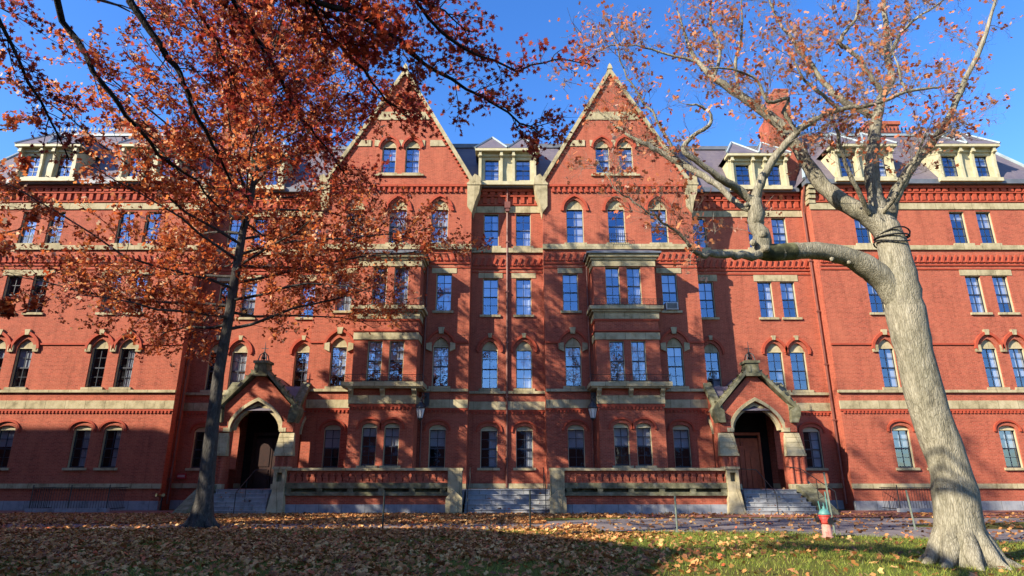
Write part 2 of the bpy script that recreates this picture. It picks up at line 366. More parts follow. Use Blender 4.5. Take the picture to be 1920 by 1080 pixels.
def window(sx, cx, w_, z0, zt, yp, parent=None, curtain=True, off=None, sill=True):
    key = (round(w_, 2), round(zt-z0, 2))
    if key not in _wc:
        h = zt-z0; f = MB(); t_ = .05
        f.box(-w_/2, -w_/2+t_, .17, .24, 0, h); f.box(w_/2-t_, w_/2, .17, .24, 0, h)
        f.box(-w_/2+t_, w_/2-t_, .17, .24, 0, .07); f.box(-w_/2+t_, w_/2-t_, .17, .24, h-.055, h)
        f.box(-w_/2+t_, w_/2-t_, .172, .238, h*.5-.035, h*.5+.035)
        f.box(-.014, .014, .185, .23, .07, h*.5-.035); f.box(-.014, .014, .18, .225, h*.5+.035, h-.055)
        for q in (.27, .755):
            f.box(-w_/2+t_, -.014, .186, .229, h*q-.013, h*q+.013); f.box(.014, w_/2-t_, .186, .229, h*q-.013, h*q+.013)
        c = MB(); c.box(-w_/2+.001, -w_/2+.035, .07, .17, 0, h); c.box(w_/2-.035, w_/2-.001, .07, .17, 0, h)
        c.box(-w_/2+.035, w_/2-.035, .07, .17, h-.035, h)
        g_ = MB(); g_.add([(-w_/2+.02, .207, .03), (w_/2-.02, .207, .03), (w_/2-.02, .207, h-.03), (-w_/2+.02, .207, h-.03)], [(0, 1, 2, 3)])
        s_ = MB(); s_.box(-w_/2-.14, w_/2+.14, -.10, .20, -.13, -.002)
        _wc[key] = (f.mesh('window', 'frame_paint'), c.mesh('casing', 'casing_paint'), g_.mesh('pane', 'window_glass'), s_.mesh('sill', 'stone'))
    me = _wc[key]; o_ = off or HL
    par = parent or hall
    loc = Vector((sx*cx, yp, z0))-(HL if parent is None else Vector((0, 0, 0)))
    wdw = link(me[0], 'window', par, loc)
    link(me[1], 'casing', wdw); link(me[2], 'pane', wdw)
    if sill: link(me[3], 'sill', wdw)
    h = zt-z0
    if curtain:
        b_ = MB(); BL[0] += 1
        r_ = random.random()*(.8 if z0 < 3 else 1); y_ = .27
        if r_ < .40: x0, x1, a_, c_ = -w_/2, w_/2, h*random.choice([.5, .5, .55, .3, .75]), h
        elif r_ < .80: x0, x1, a_, c_ = w_*random.uniform(-.05, .15), w_/2, 0, h*random.choice([1, 1, .55])
        elif r_ < .9: x0, x1, a_, c_ = -w_/2, w_/2, 0, h
        else: x0 = None
        if x0 is not None:
            n_ = 14; v = []
            for i in range(n_+1):
                x = x0+(x1-x0)*i/n_; yy = y_+.02*math.sin(i*1.9)*(r_ > .45)
                v += [(x, yy, a_), (x, yy, c_)]
            b_.add(v, [(2*i, 2*i+2, 2*i+3, 2*i+1) for i in range(n_)])
            b_.build('blind', 'blind', wdw)
    return wdw
def tymp(mb, sx_, cx, w_, zt, zs, za, yp, kind, d=.13):
    """filled head between the glass and the arch"""
    pts = arch_pts(cx, w_-.01, zt+.002, zs, za-.01, kind)
    mb.prism(pts, yp+d, yp+d+.1)
def hood(mb, cx, w_, zs, za, yp, kind='point', o1=.14, o2=.27, d=.10, ear=.18):
    A = arch_pts(cx, w_, 0, zs, za, kind, o1)[2:]; B = arch_pts(cx, w_, 0, zs, za, kind, o2)[2:]
    mb.band(A, B, yp-d, yp+.02)
    for s_ in (-1, 1):
        x0 = cx+s_*(w_/2+o1); mb.box(x0, x0+s_*ear, yp-d, yp+.02, zs-.10, zs)
def segarch(mb, cx, w_, zs, za, yp): hood(mb, cx, w_, zs, za, yp, 'seg', .16, .25, .08, .1)
def dentils(mb, x0, x1, z0, z1, y0, y1, step, wd):
    n_ = max(1, int((x1-x0)/step)); s_ = (x1-x0)/n_
    for i in range(n_): 
        c_ = x0+s_*(i+.5); mb.box(c_-wd/2, c_+wd/2, y0, y1, z0, z1)

LV = dict(F1=(2.08, 4.0, 4.0, 4.22), F2=(6.2, 8.35, 8.3, 8.85), F3=(10.32, 12.48, 12.48, 12.48), F4=(14.28, 16.4, 16.35, 16.98))
def holes_and_windows(sx, wins, yp, style='key'):
    """wins: (cx, width, floor, kind); every window carries its own head, hood and lintel"""
    H = []
    for cx, w_, fl, kind in wins:
        z0, zt, zs, za = LV[fl] if isinstance(fl, str) else fl
        H.append(arch_pts(cx, w_, z0, zs if kind != 'rect' else zt, za, kind))
        wd = window(sx, cx, w_, z0, zt, yp, sill=True)
        if kind != 'rect':
            g = MB(); tymp(g, sx, cx, w_, zt, zs, za, yp, kind); wpart(g, 'arch_infill', 'stone' if kind == 'point' else 'casing_paint', wd, sx)
            g = MB()
            if kind == 'seg': segarch(g, cx, w_, zs, za, yp)
            elif fl == 'F2' and style == 'gable': hood(g, cx, w_, zs, za, yp, 'point', .3, .42, .1, .02)
            elif fl == 'F2' and style == 'wing': hood(g, cx, w_, zs, za, yp, 'point', .22, .36, .12, .02)
            elif fl == 'F2': hood(g, cx, w_, zs, za, yp, 'point', .16, .3, .1, .1)
            elif fl == 'F4': hood(g, cx, w_, zs, za, yp)
            else: hood(g, cx, w_, zs, za, yp, 'point', .13, .24, .1, .02)
            wpart(g, 'hood_mould', 'moulded_brick', wd, sx)
        if fl == 'F2':
            g = MB(); q = {'gable': (.11, .17, 9.02, 9.38, .13), 'wing': (.1, .15, 9.05, 9.35, .135)}.get(style, (.08, .12, 9.0, 9.25, .12))
            g.prism([(cx-q[0], q[2]), (cx+q[0], q[2]), (cx+q[1], q[3]), (cx-q[1], q[3])], yp-q[4], yp+.02); wpart(g, 'keystone', 'stone', wd, sx)
            if style == 'gable':
                for s_ in (-1, 1):
                    g = MB(); g.prism([(cx+s_*.48, 8.05), (cx+s_*.78, 8.18), (cx+s_*.78, 8.5), (cx+s_*.5, 8.55)], yp-.12, yp+.02); wpart(g, 'springer', 'stone', wd, sx)
        if kind == 'rect' and fl == 'F3' and (style in ('gable', 'centre') or cx < 12):
            g = MB(); g.box(cx-.69, cx+.69, yp-.03, yp+.1, 12.485, 12.9); wpart(g, 'lintel', 'stone', wd, sx)
    return H
def courses(st, mb, x0, x1, yp, full=True):
    """stone bands and moulded brick shared by every stretch of wall"""
    st.box(x0, x1, yp-.07, yp+.02, 5.07, 5.50); st.box(x0, x1, yp-.12, yp+.02, 5.92, 6.06)
    mb.box(x0, x1, yp-.05, yp+.02, 4.96, 5.066); dentils(mb, x0+.1, x1-.1, 4.84, 4.958, yp-.06, yp+.01, .19, .1)
    st.box(x0, x1, yp-.09, yp+.02, 1.06, 1.30)

def frieze(mb, x0, x1, yp, z0=13.12, z1=13.80):
    """row of tilted brick blocks between two courses"""
    mb.box(x0, x1, yp-.06, yp+.02, z0-.09, z0); mb.box(x0, x1, yp-.05, yp+.02, z0-.32, z0-.25)
    n_ = max(1, int((x1-x0)/.34)); s_ = (x1-x0)/n_
    for i in range(n_):
        c_ = x0+s_*(i+.5)
        mb.prism([(c_-.14, z0+.12), (c_-.02, z0+.08), (c_+.14, z1-.14), (c_+.02, z1-.10)], yp-.09, yp+.02)
        mb.box(c_+.02, c_+.14, yp-.07, yp+.02, z0+.10, z0+.20)

BACK = 50.0
for sx in (1, -1):
    # --- gable section
    st, mb = MB(), MB(); wl = MB(); yp = 33.0; C = 6.3
    W = [(3.58, .86, 'F1', 'seg'), (9.02, .86, 'F1', 'seg'), (3.55, .86, 'F2', 'point'), (9.02, .86, 'F2', 'point'),
         (3.5, .86, 'F3', 'rect'), (9.0, .86, 'F3', 'rect'),
         (3.87, .98, 'F4', 'point'), (6.25, .98, 'F4', 'point'), (8.68, .98, 'F4', 'point'),
         (5.62, .82, (18.65, 20.4, 20.35, 20.85), 'point'), (7.0, .82, (18.65, 20.4, 20.35, 20.85), 'point')]
    H = holes_and_windows(sx, W, yp, 'gable')
    wl.panel([(2.05, 0), (10.6, 0), (10.6, 17.9), (C, 25.5), (2.05, 17.9)], H, yp)
    wl.add([(2.05, yp, 0), (2.05, 33.9, 0), (2.05, 33.9, 18.3), (2.05, yp, 17.9)], [(0, 1, 2, 3)])
    wl.add([(10.6, yp, 0), (10.6, 34.5, 0), (10.6, 34.5, 18.3), (10.6, yp, 17.9)], [(3, 2, 1, 0)])
    for x0, x1 in ((2.05, 2.75), (4.35, 4.6), (7.9, 8.22), (9.82, 10.6)): mb.box(x0, x1, yp-.07, yp+.02, 8.52, 8.62)
    st.box(4.9, 5.06, yp-.05, yp+.02, 20.42, 20.82); st.box(7.56, 7.9, yp-.05, yp+.02, 20.42, 20.82); st.box(6.18, 6.44, yp-.05, yp+.02, 20.42, 20.82)
    st.prism([(4.65, 22.2), (7.95, 22.2), (7.62, 22.75), (4.98, 22.75)], yp-.05, yp+.03)
    st.prism([(3.66, 20.42), (4.6, 20.42), (4.6, 20.82), (3.9, 20.82)], yp-.05, yp+.03); st.prism([(8.1, 20.42), (8.94, 20.42), (8.7, 20.82), (8.1, 20.82)], yp-.05, yp+.03)
    st.box(4.9, 7.75, yp-.12, yp+.02, 18.45, 18.56)
    for x0, x1 in ((2.05, 4.56), (7.94, 10.6)): courses(st, mb, x0, x1, yp)
    st.box(2.0, 10.66, yp-.14, yp+.02, 13.88, 14.18)
    for x0, x1 in ((2.05, 4.4), (8.1, 10.6)): frieze(mb, x0, x1, yp)
    # corbel table under the gable
    mb.box(2.1, 10.55, yp-.12, yp+.02, 17.76, 17.88); dentils(mb, 2.5, 10.2, 17.42, 17.755, yp-.09, yp+.01, .32, .13)
    dentils(mb, 2.5, 10.2, 17.42, 17.50, yp-.11, yp-.092, .32, .24)
    part(wl, 'gable_wall', 'brick', sx=sx)
    # gable coping, kneelers and small corbels on the slope
    cp = MB(); sc_ = MB()
    for s_ in (-1, 1):
        x0, z0, x1, z1 = C+s_*4.42, 18.05, C, 25.85
        d = Vector((x1-x0, z1-z0)).normalized(); nrm = Vector((-d.y, d.x))*(1 if s_ < 0 else -1)
        if nrm.y < 0: nrm = -nrm
        A = Vector((x0, z0)); B = Vector((x1, z1)); w0 = .21
        dn = -nrm*w0; ztop = B.y-w0/abs(nrm.y)
        cp.prism([tuple(A), tuple(B), (C, ztop), tuple(A+dn)], yp-.16, yp+.35)
        # kneeler
        cp.prism([(C+s_*3.98, 17.95), (C+s_*4.0, 16.5), (C+s_*4.28, 16.1), (C+s_*4.45, 16.8), (C+s_*4.66, 17.35), (C+s_*4.74, 17.9), (C+s_*4.74, 18.35), (C+s_*4.40, 18.55)], yp-.15, yp+.9)
        cp.box(C+s_*3.95, C+s_*4.78, yp-.19, yp+.6, 17.84, 17.96)
        L = (B-A).length; k = int(L/.27)
        for i in range(2, k-2):
            p_ = A+d*(i*.27)-nrm*(w0+.002); q_ = p_-nrm*.13
            sc_.prism([tuple(p_), tuple(p_+d*.12), tuple(q_+d*.12), tuple(q_)], yp-.09, yp+.02)
    cp.prism([(C-.17, 25.7), (C+.17, 25.7), (C+.1, 25.95), (C, 26.1), (C-.1, 25.95)], yp-.2, yp+.38)
    gc = part(cp, 'gable_coping', 'stone', sx=sx); part(sc_, 'corbel_row', 'moulded_brick', gc, sx=sx)
    rf = MB()
    for s_ in (-1, 1):
        rf.add([(C+s_*4.3, yp+.34, 18.1), (C, yp+.34, 25.7), (C, 41, 25.7), (C+s_*4.3, 41, 18.1)], [(0, 1, 2, 3)])
    rf.add([(C-4.3, 41, 18.1), (C, 41, 25.7), (C+4.3, 41, 18.1)], [(0, 1, 2)])
    part(rf, 'gable_roof', 'slate', sx=sx)
    # --- the bay between the ground floor windows
    by = 31.7; bw = MB(); bs = MB(); bm = MB()
    B3 = [(5.7, .76, (2.15, 4.0, 4.0, 4.2), 'seg'), (6.82, .76, (2.15, 4.0, 4.0, 4.2), 'seg'), (5.68, .76, (6.28, 8.38, 0, 0), 'rect'), (6.80, .76, (6.28, 8.38, 0, 0), 'rect'),
          (5.64, .76, (10.32, 12.42, 0, 0), 'rect'), (6.78, .76, (10.32, 12.42, 0, 0), 'rect')]
    H = holes_and_windows(sx, B3, by, 'bay')
    bw.panel([(4.62, 0), (7.9, 0), (7.9, 13.1), (4.62, 13.1)], H, by)
    bw.add([(4.62, by, 0), (4.62, 33, 0), (4.62, 33, 13.1), (4.62, by, 13.1)], [(0, 1, 2, 3)])
    bw.add([(7.9, by, 0), (7.9, 33, 0), (7.9, 33, 13.1), (7.9, by, 13.1)], [(3, 2, 1, 0)])
    def wrap(mb_, p_, z0, z1): mb_.box(4.62-p_, 7.9+p_, by-p_, 32.98, z0, z1)
    wrap(bs, .07, 5.15, 5.56); wrap(bs, .42, 5.98, 6.2); wrap(bs, .34, 5.90, 5.978)
    for x in (4.66, 6.26, 7.86):
        bs.prismx([(by-.30, 5.9), (by-.30, 5.78), (by-.14, 5.62), (by-.10, 5.5), (by+.01, 5.5), (by+.01, 5.9)], x-.11, x+.11)
    wrap(bs, .05, 8.44, 8.80); wrap(bm, .08, 8.86, 8.94)
    wrap(bs, .07, 9.54, 9.90); wrap(bm, .05, 9.44, 9.53); wrap(bs, .18, 9.902, 10.02); wrap(bs, .30, 10.022, 10.2)
    wrap(bs, .05, 12.45, 12.80); wrap(bs, .13, 12.802, 12.93); wrap(bs, .24, 12.932, 13.10)
    wrap(bm, .05, 4.99, 5.12); dentils(bm, 4.7, 7.85, 4.87, 4.989, by-.06, by+.01, .19, .1)
    bs.box(4.56, 7.96, by-.09, by+.1, 1.06, 1.3)
    dentils(bm, 4.75, 5.2, 12.2, 12.2, by, by, 1, .1) if False else None
    ld = MB(); ld.box(4.62-.36, 7.9+.36, by-.36, 32.96, 13.102, 13.2); ld.hexa([(4.3, by-.32, 13.2), (8.22, by-.32, 13.2), (8.22, 32.96, 13.2), (4.3, 32.96, 13.2)], [(4.8, by+.3, 13.5), (7.7, by+.3, 13.5), (7.7, 32.96, 13.62), (4.8, 32.96, 13.62)])
    bay = part(bw, 'bay', 'brick', sx=sx)
    part_levels(bs, 'stone_band', 'stone', sx, bay); part_levels(bm, 'moulding', 'moulded_brick', sx, bay); part(ld, 'bay_roof', 'lead', bay, sx=sx)
    for zz, pr in ((6.2, .40), (10.2, .28)):
        ir = MB(); x0, x1, y0 = 4.62-pr+.03, 7.9+pr-.03, by-pr+.03
        for dz in (.05, .36):
            ir.tube([(x0, 32.9, zz+dz), (x0, y0, zz+dz), (x1, y0, zz+dz), (x1, 32.9, zz+dz)], .014, 4)
        n_ = 16
        for i in range(n_+1):
            x = x0+(x1-x0)*i/n_; ir.tube([(x, y0, zz), (x, y0, zz+(.44 if i % 4 == 0 else .36))], .011, 4)
            if i < n_:
                xm = x+(x1-x0)/n_/2
                ir.tube([(xm+.07*math.cos(q), y0, zz+.2+.07*math.sin(q)) for q in np.linspace(0, 2*math.pi, 7)], .009, 3, False)
        part(ir, 'balcony_railing', 'iron', bay, sx=sx)
    ir = MB()      # iron balconet below the middle window
    for dz in (.12, .34, .55): ir.tube([(5.75, 32.98, 14.2+dz), (5.75, 32.7, 14.2+dz), (6.75, 32.7, 14.2+dz), (6.75, 32.98, 14.2+dz)], .014, 4)
    for i in range(9): ir.tube([(5.75+i*.125, 32.7, 14.2), (5.75+i*.125, 32.7, 14.76)], .011, 4)
    part(ir, 'window_guard', 'iron', sx=sx)
    # --- flank between gable and wing
    yf = 34.5; fl = MB()
    W = [(16.45, .92, 'F1', 'seg'), (11.45, .88, 'F2', 'point'), (15.0, .88, 'F2', 'point'), (16.28, .88, 'F2', 'point'),
         (11.48, .90, 'F3', 'rect'), (14.9, .84, 'F3', 'rect'), (16.22, .84, 'F3', 'rect'),
         (11.4, .88, (14.55, 16.5, 0, 0), 'rect'), (14.75, .86, (14.55, 16.5, 0, 0), 'rect'), (16.2, .86, (14.55, 16.5, 0, 0), 'rect')]
    H = holes_and_windows(sx, W, yf, 'flank')
    fl.panel([(10.6, 0), (17.65, 0), (17.65, 18.3), (10.6, 18.3)], H, yf)
    g = MB(); g.box(14.3, 16.85, yf-.03, yf+.1, 12.485, 12.9); part(g, 'lintel', 'stone', sx=sx)
    st.box(10.6, 17.65, yf-.05, yf+.03, 16.52, 16.9); courses(st, mb, 10.6, 17.65, yf)
    st.box(10.6, 17.65, yf-.10, yf+.02, 14.1, 14.42)
    frieze(mb, 10.7, 17.6, yf, 13.2, 13.9)
    # corbelled eaves
    def eaves(x0, x1, y):
        mb.box(x0, x1, y-.06, y+.02, 16.98, 17.06); dentils(mb, x0, x1, 17.1, 17.5, y-.10, y+.01, .42, .22)
        mb.box(x0, x1, y-.13, y+.02, 17.52, 17.62); dentils(mb, x0, x1, 17.63, 17.8, y-.17, y+.01, .42, .3); mb.box(x0, x1, y-.2, y+.02, 17.82, 17.98)
    eaves(10.75, 17.6, yf)
    part(fl, 'flank_wall', 'brick', sx=sx)
    # --- wing
    yw = 33.4; wg = MB(); XE = 31.4
    W = []
    for c0 in (20.62, 26.2):
        W += [(c0, .92, 'F1', 'seg'), (c0+1.6, .92, 'F1', 'seg'), (c0, .88, 'F2', 'point'), (c0+1.5, .88, 'F2', 'point'),
              (c0, .88, 'F3', 'rect'), (c0+1.52, .88, 'F3', 'rect'), (c0-.1, .88, (14.4, 16.4, 0, 0), 'rect'), (c0+1.45, .88, (14.4, 16.4, 0, 0), 'rect')]
        for cx in (c0-.62, c0+.75, c0+2.12): st.box(cx-.15, cx+.15, yw-.1, yw+.02, 8.12, 8.5)
        g = MB(); g.box(c0-.7, c0+2.22, yw-.03, yw+.1, 12.485, 12.9); part(g, 'lintel', 'stone', sx=sx)
    H = holes_and_windows(sx, W, yw, 'wing')
    wg.panel([(17.65, 0), (XE, 0), (XE, 18.3), (17.65, 18.3)], H, yw)
    wg.add([(17.65, yw, 0), (17.65, yf, 0), (17.65, yf, 18.3), (17.65, yw, 18.3)], [(0, 1, 2, 3)])
    wg.add([(XE, yw, 0), (XE, BACK, 0), (XE, BACK, 18.3), (XE, yw, 18.3)], [(0, 1, 2, 3)])
    courses(st, mb, 17.62, XE, yw)
    for x0, x1 in ((17.65, 19.9), (22.85, 25.5), (28.4, XE)): mb.box(x0, x1, yw-.07, yw+.02, 8.5, 8.6)
    st.box(17.62, XE, yw-.10, yw+.02, 14.0, 14.27); frieze(mb, 17.7, XE, yw, 13.15, 13.8); st.box(17.62, XE, yw-.06, yw+.02, 16.52, 16.9)
    eaves(17.7, XE, yw)
    part(wg, 'wing_wall', 'brick', sx=sx)
    part_levels(st, 'stone_band', 'stone', sx); part_levels(mb, 'brick_moulding', 'moulded_brick', sx)
    gb = MB(); gb.box(17.60, XE+.02, yw-.12, yw+.05, 0, .46); gb.box(10.6, 17.58, yf-.10, yf+.05, 0, .46)
    part(gb, 'foundation', 'granite', sx=sx)
    # gutters
    gt = MB()
    gt.box(10.72, 17.5, yf-.42, yf+.1, 18.0, 18.28); gt.box(17.4, XE+.3, yw-.42, yw+.1, 18.0, 18.28)
    part(gt, 'gutter', 'lead', sx=sx)
    # roofs
    rf = MB(); rf.add([(10.0, yf-.35, 18.285), (17.9, yf-.35, 18.285), (17.9, yf+2.0, 22.2), (10.0, yf+2.0, 22.2)], [(0, 1, 2, 3)])
    rf.add([(9, yf+2.0, 22.2), (20, yf+2.0, 22.2), (20, BACK, 22.4), (9, BACK, 22.4)], [(0, 1, 2, 3)])
    x0, x1, x2, x3 = 17.35, 19.3, XE-1.7, XE+.35; y0, y1 = yw-.38, yw+3.0; zt = 23.1
    rf.add([(x0, y0, 18.29), (x3, y0, 18.29), (x3, BACK, 18.29), (x0, BACK, 18.29), (x1, y1, zt), (x2, y1, zt), (x2, BACK-3, zt), (x1, BACK-3, zt)],
           [(0, 1, 5, 4), (1, 2, 6, 5), (2, 3, 7, 6), (3, 0, 4, 7), (4, 5, 6, 7)])
    roof = part(rf, 'roof', 'slate', sx=sx)
    rg = MB(); rg.tube([(x0, y0, 18.33), (x1, y1, zt+.03)], .10, 6); rg.box(x1-.1, x2+.1, y1-.12, y1+.1, zt-.02, zt+.14); rg.tube([(x3, y0, 18.33), (x2, y1, zt+.03)], .10, 6)
    part(rg, 'ridge_flashing', 'blue_metal', roof, sx=sx)
    rl = MB(); rl.box(9, 19.6, yf+1.85, yf+2.2, 22.12, 22.36); part(rl, 'roof_edge', 'lead', roof, sx=sx)
    cr = MB(); x = x1
    cr.box(x1, x2, y1-.01, y1+.01, zt+.24, zt+.27)
    while x < x2:
        cr.box(x-.012, x+.012, y1-.012, y1+.012, zt+.12, zt+.62)
        cr.prism([(x-.07, zt+.5), (x, zt+.40), (x+.07, zt+.5), (x, zt+.72)], y1-.008, y1+.008)
        cr.tube([(x+.12+.09*math.cos(q), y1, zt+.36+.07*math.sin(q)) for q in np.linspace(0, 2*math.pi, 7)], .012, 3, False)
        x += .25
    part(cr, 'roof_cresting', 'iron', roof, sx=sx)
    # chimneys
    def chimney(x0, x1, y0, y1, z0, z1):
        ch = MB(); ch.box(x0, x1, y0, y1, z0, z1-.9); ch.box(x0-.08, x1+.08, y0-.08, y1+.08, z1-.9, z1-.7); ch.box(x0-.02, x1+.02, y0-.02, y1+.02, z1-.7, z1-.25); ch.box(x0-.12, x1+.12, y0-.12, y1+.12, z1-.25, z1)
        for k in range(1, 4):
            xx = x0+(x1-x0)*k/4; ch.box(xx-.04, xx+.04, y0-.04, y0+.01, z0, z1-.95)
        c_ = part(ch, 'chimney', 'brick', sx=sx)
    ch = MB(); ch.prism([(16.4, 18.3), (17.95, 18.3), (17.95, 25.3), (17.1, 25.3), (17.1, 24.4), (16.4, 23.4)], 34.55, 36.0)
    ch.box(17.06, 17.99, 34.51, 36.04, 25.3, 25.44); part(ch, 'chimney', 'brick', sx=sx)
    chimney(24.2, 26.2, 36.9, 38.2, 22.8, 24.5)
    # drain pipe at the wing corner
    dp = MB(); dp.tube([(17.5, 33.95, .3), (17.5, 33.95, 16.6), (17.45, 33.6, 17.4), (17.45, 33.3, 18.0)], .065, 8)
    for z in (1.5, 4.5, 7.5, 10.5, 13.5): dp.box(17.41, 17.59, 33.86, 34.04, z, z+.07)
    part(dp, 'drain_pipe', 'pipe_paint', sx=sx, smooth=False)
    dp = MB(); dp.tube([(4.42, 32.85, 2), (4.42, 32.85, 12.8)], .05, 8)
    part(dp, 'drain_pipe', 'pipe_paint', sx=sx)
    # --- white stone brackets on the wing corner (stepped kneeler)
    kb = MB()
    for i in range(4): kb.box(17.55, 17.95, yw-.1-.09*i, yw+.3, 16.9+.28*i, 17.13+.28*i)
    part(kb, 'corner_corbel', 'stone', sx=sx)

# ---- centre
st, mb, ce = MB(), MB(), MB(); yc = 33.9
W = []
for cx in (-.95, .93):
    W += [(cx, .9, 'F1', 'seg'), (cx, .88, 'F2', 'point'), (cx, .88, 'F3', 'rect'), (cx, .88, (14.42, 16.48, 0, 0), 'rect')]
H = holes_and_windows(1, W, yc, 'centre')
ce.panel([(-2.05, 0), (2.05, 0), (2.05, 18.3), (-2.05, 18.3)], H, yc)
courses(st, mb, -2.05, 2.05, yc)
st.box(-2.05, 2.05, yc-.05, yc+.03, 16.52, 16.92); st.box(-2.05, 2.05, yc-.12, yc+.02, 14.0, 14.29); frieze(mb, -2.0, 2.0, yc)
mb.box(-2.05, 2.05, yc-.06, yc+.02, 16.98, 17.06); dentils(mb, -2.0, 2.0, 17.1, 17.5, yc-.10, yc+.01, .42, .22)
mb.box(-2.05, 2.05, yc-.13, yc+.02, 17.52, 17.62); dentils(mb, -2.0, 2.0, 17.63, 17.8, yc-.17, yc+.01, .42, .3); mb.box(-2.05, 2.05, yc-.2, yc+.02, 17.82, 17.98)
part(ce, 'centre_wall', 'brick'); part_levels(st, 'stone_band', 'stone'); part_levels(mb, 'brick_moulding', 'moulded_brick')
gt = MB(); gt.box(-2.03, 2.03, yc-.42, yc+.1, 18.0, 18.28); part(gt, 'gutter', 'lead')
rf = MB(); rf.add([(-3.5, yc-.3, 18.285), (3.5, yc-.3, 18.285), (3.5, yc+2.2, 22.1), (-3.5, yc+2.2, 22.1)], [(0, 1, 2, 3)])
rf.add([(-9, yc+2.2, 22.1), (9, yc+2.2, 22.1), (9, BACK, 22.3), (-9, BACK, 22.3)], [(0, 1, 2, 3)]); part(rf, 'roof', 'slate')
rl = MB(); rl.box(-4, 4, yc+2.05, yc+2.4, 22.02, 22.3); part(rl, 'roof_edge', 'lead')
dp = MB(); dp.tube([(0, yc-.09, 1.1), (0, yc-.09, 16.6)], .065, 8); dp.box(-.17, .17, yc-.26, yc-.02, 16.75, 17.15); dp.box(-.11, .11, yc-.22, yc-.02, 16.55, 16.75)
dp.tube([(0, yc-.14, 17.1), (0, yc-.22, 18.0)], .045, 8)
for z in (2.5, 5.7, 8.7, 11.6, 14.6): dp.box(-.10, .10, yc-.17, yc, z, z+.07)
part(dp, 'drain_pipe', 'pipe_paint')
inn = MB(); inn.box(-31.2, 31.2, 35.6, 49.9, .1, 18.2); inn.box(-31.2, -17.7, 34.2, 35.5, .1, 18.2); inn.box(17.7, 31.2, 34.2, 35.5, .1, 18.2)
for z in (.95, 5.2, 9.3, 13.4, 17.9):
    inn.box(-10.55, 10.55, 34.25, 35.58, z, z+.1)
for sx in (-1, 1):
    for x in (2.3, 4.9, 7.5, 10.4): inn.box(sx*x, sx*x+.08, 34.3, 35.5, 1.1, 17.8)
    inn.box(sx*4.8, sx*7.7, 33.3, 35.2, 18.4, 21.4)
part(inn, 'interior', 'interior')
bkw = MB(); bkw.box(-XE, XE, BACK, BACK+.2, 0, 18.3); part(bkw, 'back_wall', 'brick')

# ---- dormers
def dormer(cx, y, parts_n=0):
    d = MB(); hw = 1.72; z0, z1 = 18.1, 20.2
    H = [[(cx+s_*.93-.44, 18.45), (cx+s_*.93+.44, 18.45), (cx+s_*.93+.44, 19.82), (cx+s_*.93-.44, 19.82)] for s_ in (-1, 1)]
    d.panel([(cx-hw, z0), (cx+hw, z0), (cx+hw, z1), (cx-hw, z1)], H, y, .2)
    for s_ in (-1, 1):
        d.add([(cx+s_*hw, y, z0), (cx+s_*hw, y+2.4, z1), (cx+s_*hw, y, z1)], [(0, 1, 2)])
    d.box(cx-hw-.12, cx+hw+.12, y-.2, y+.02, z0-.02, z0+.2)
    d.box(cx-hw-.2, cx+hw+.2, y-.42, y+.2, z1, z1+.16); d.box(cx-hw-.05, cx+hw+.05, y-.1, y-.002, z1-.22, z1-.002)
    for x in (-1.62, -.36, .36, 1.62):
        d.prismx([(y-.34, z1-.01), (y-.34, z1-.22), (y-.2, z1-.4), (y-.15, z1-1.0), (y-.17, z0+.5), (y-.17, z0+.21), (y-.003, z0+.21), (y-.003, z1-.01)], cx+x-.075, cx+x+.075)
        d.box(cx+x-.1, cx+x+.1, y-.37, y-.16, z1-.30, z1-.2)
    dm = part(d, 'dormer', 'cream_paint')
    for s_ in (-1, 1):
        o = window(1, cx+s_*.93, .88, 18.45, 19.82, y-.05, dm, random.random() < .5, sill=False)
    r_ = MB(); fl_ = MB()
    for s_ in (-1, 1):
        a_, b_ = (cx, cx+s_*(hw+.22)); px_ = cx+s_*.95; py_ = y+1.2; zt = 22.0
        r_.add([(a_, y-.43, z1+.165), (b_, y-.43, z1+.165), (b_, y+2.6, z1+.165), (a_, y+2.6, z1+.165), (px_, py_, zt), (px_, y+2.6, zt)],
               [(0, 1, 4), (1, 2, 5, 4), (3, 0, 4, 5)])
        fl_.tube([(b_, y-.43, z1+.19), (px_, py_, zt+.02)], .075, 5); fl_.tube([(a_, y-.43, z1+.19), (px_, py_, zt+.02)], .075, 5); fl_.tube([(px_, py_, zt+.02), (px_, y+2.6, zt+.02)], .075, 5)
        fl_.tube([(a_, y-.43, z1+.19), (cx, y+2.6, z1+.19)], .06, 5)
    part(r_, 'dormer_roof', 'slate', dm); part(fl_, 'flashing', 'blue_metal', dm)
dormer(0, yc-.4)
for sx in (-1, 1):
    dormer(sx*15.2, 34.1); dormer(sx*20.95, 33.0); dormer(sx*27.0, 33.0)

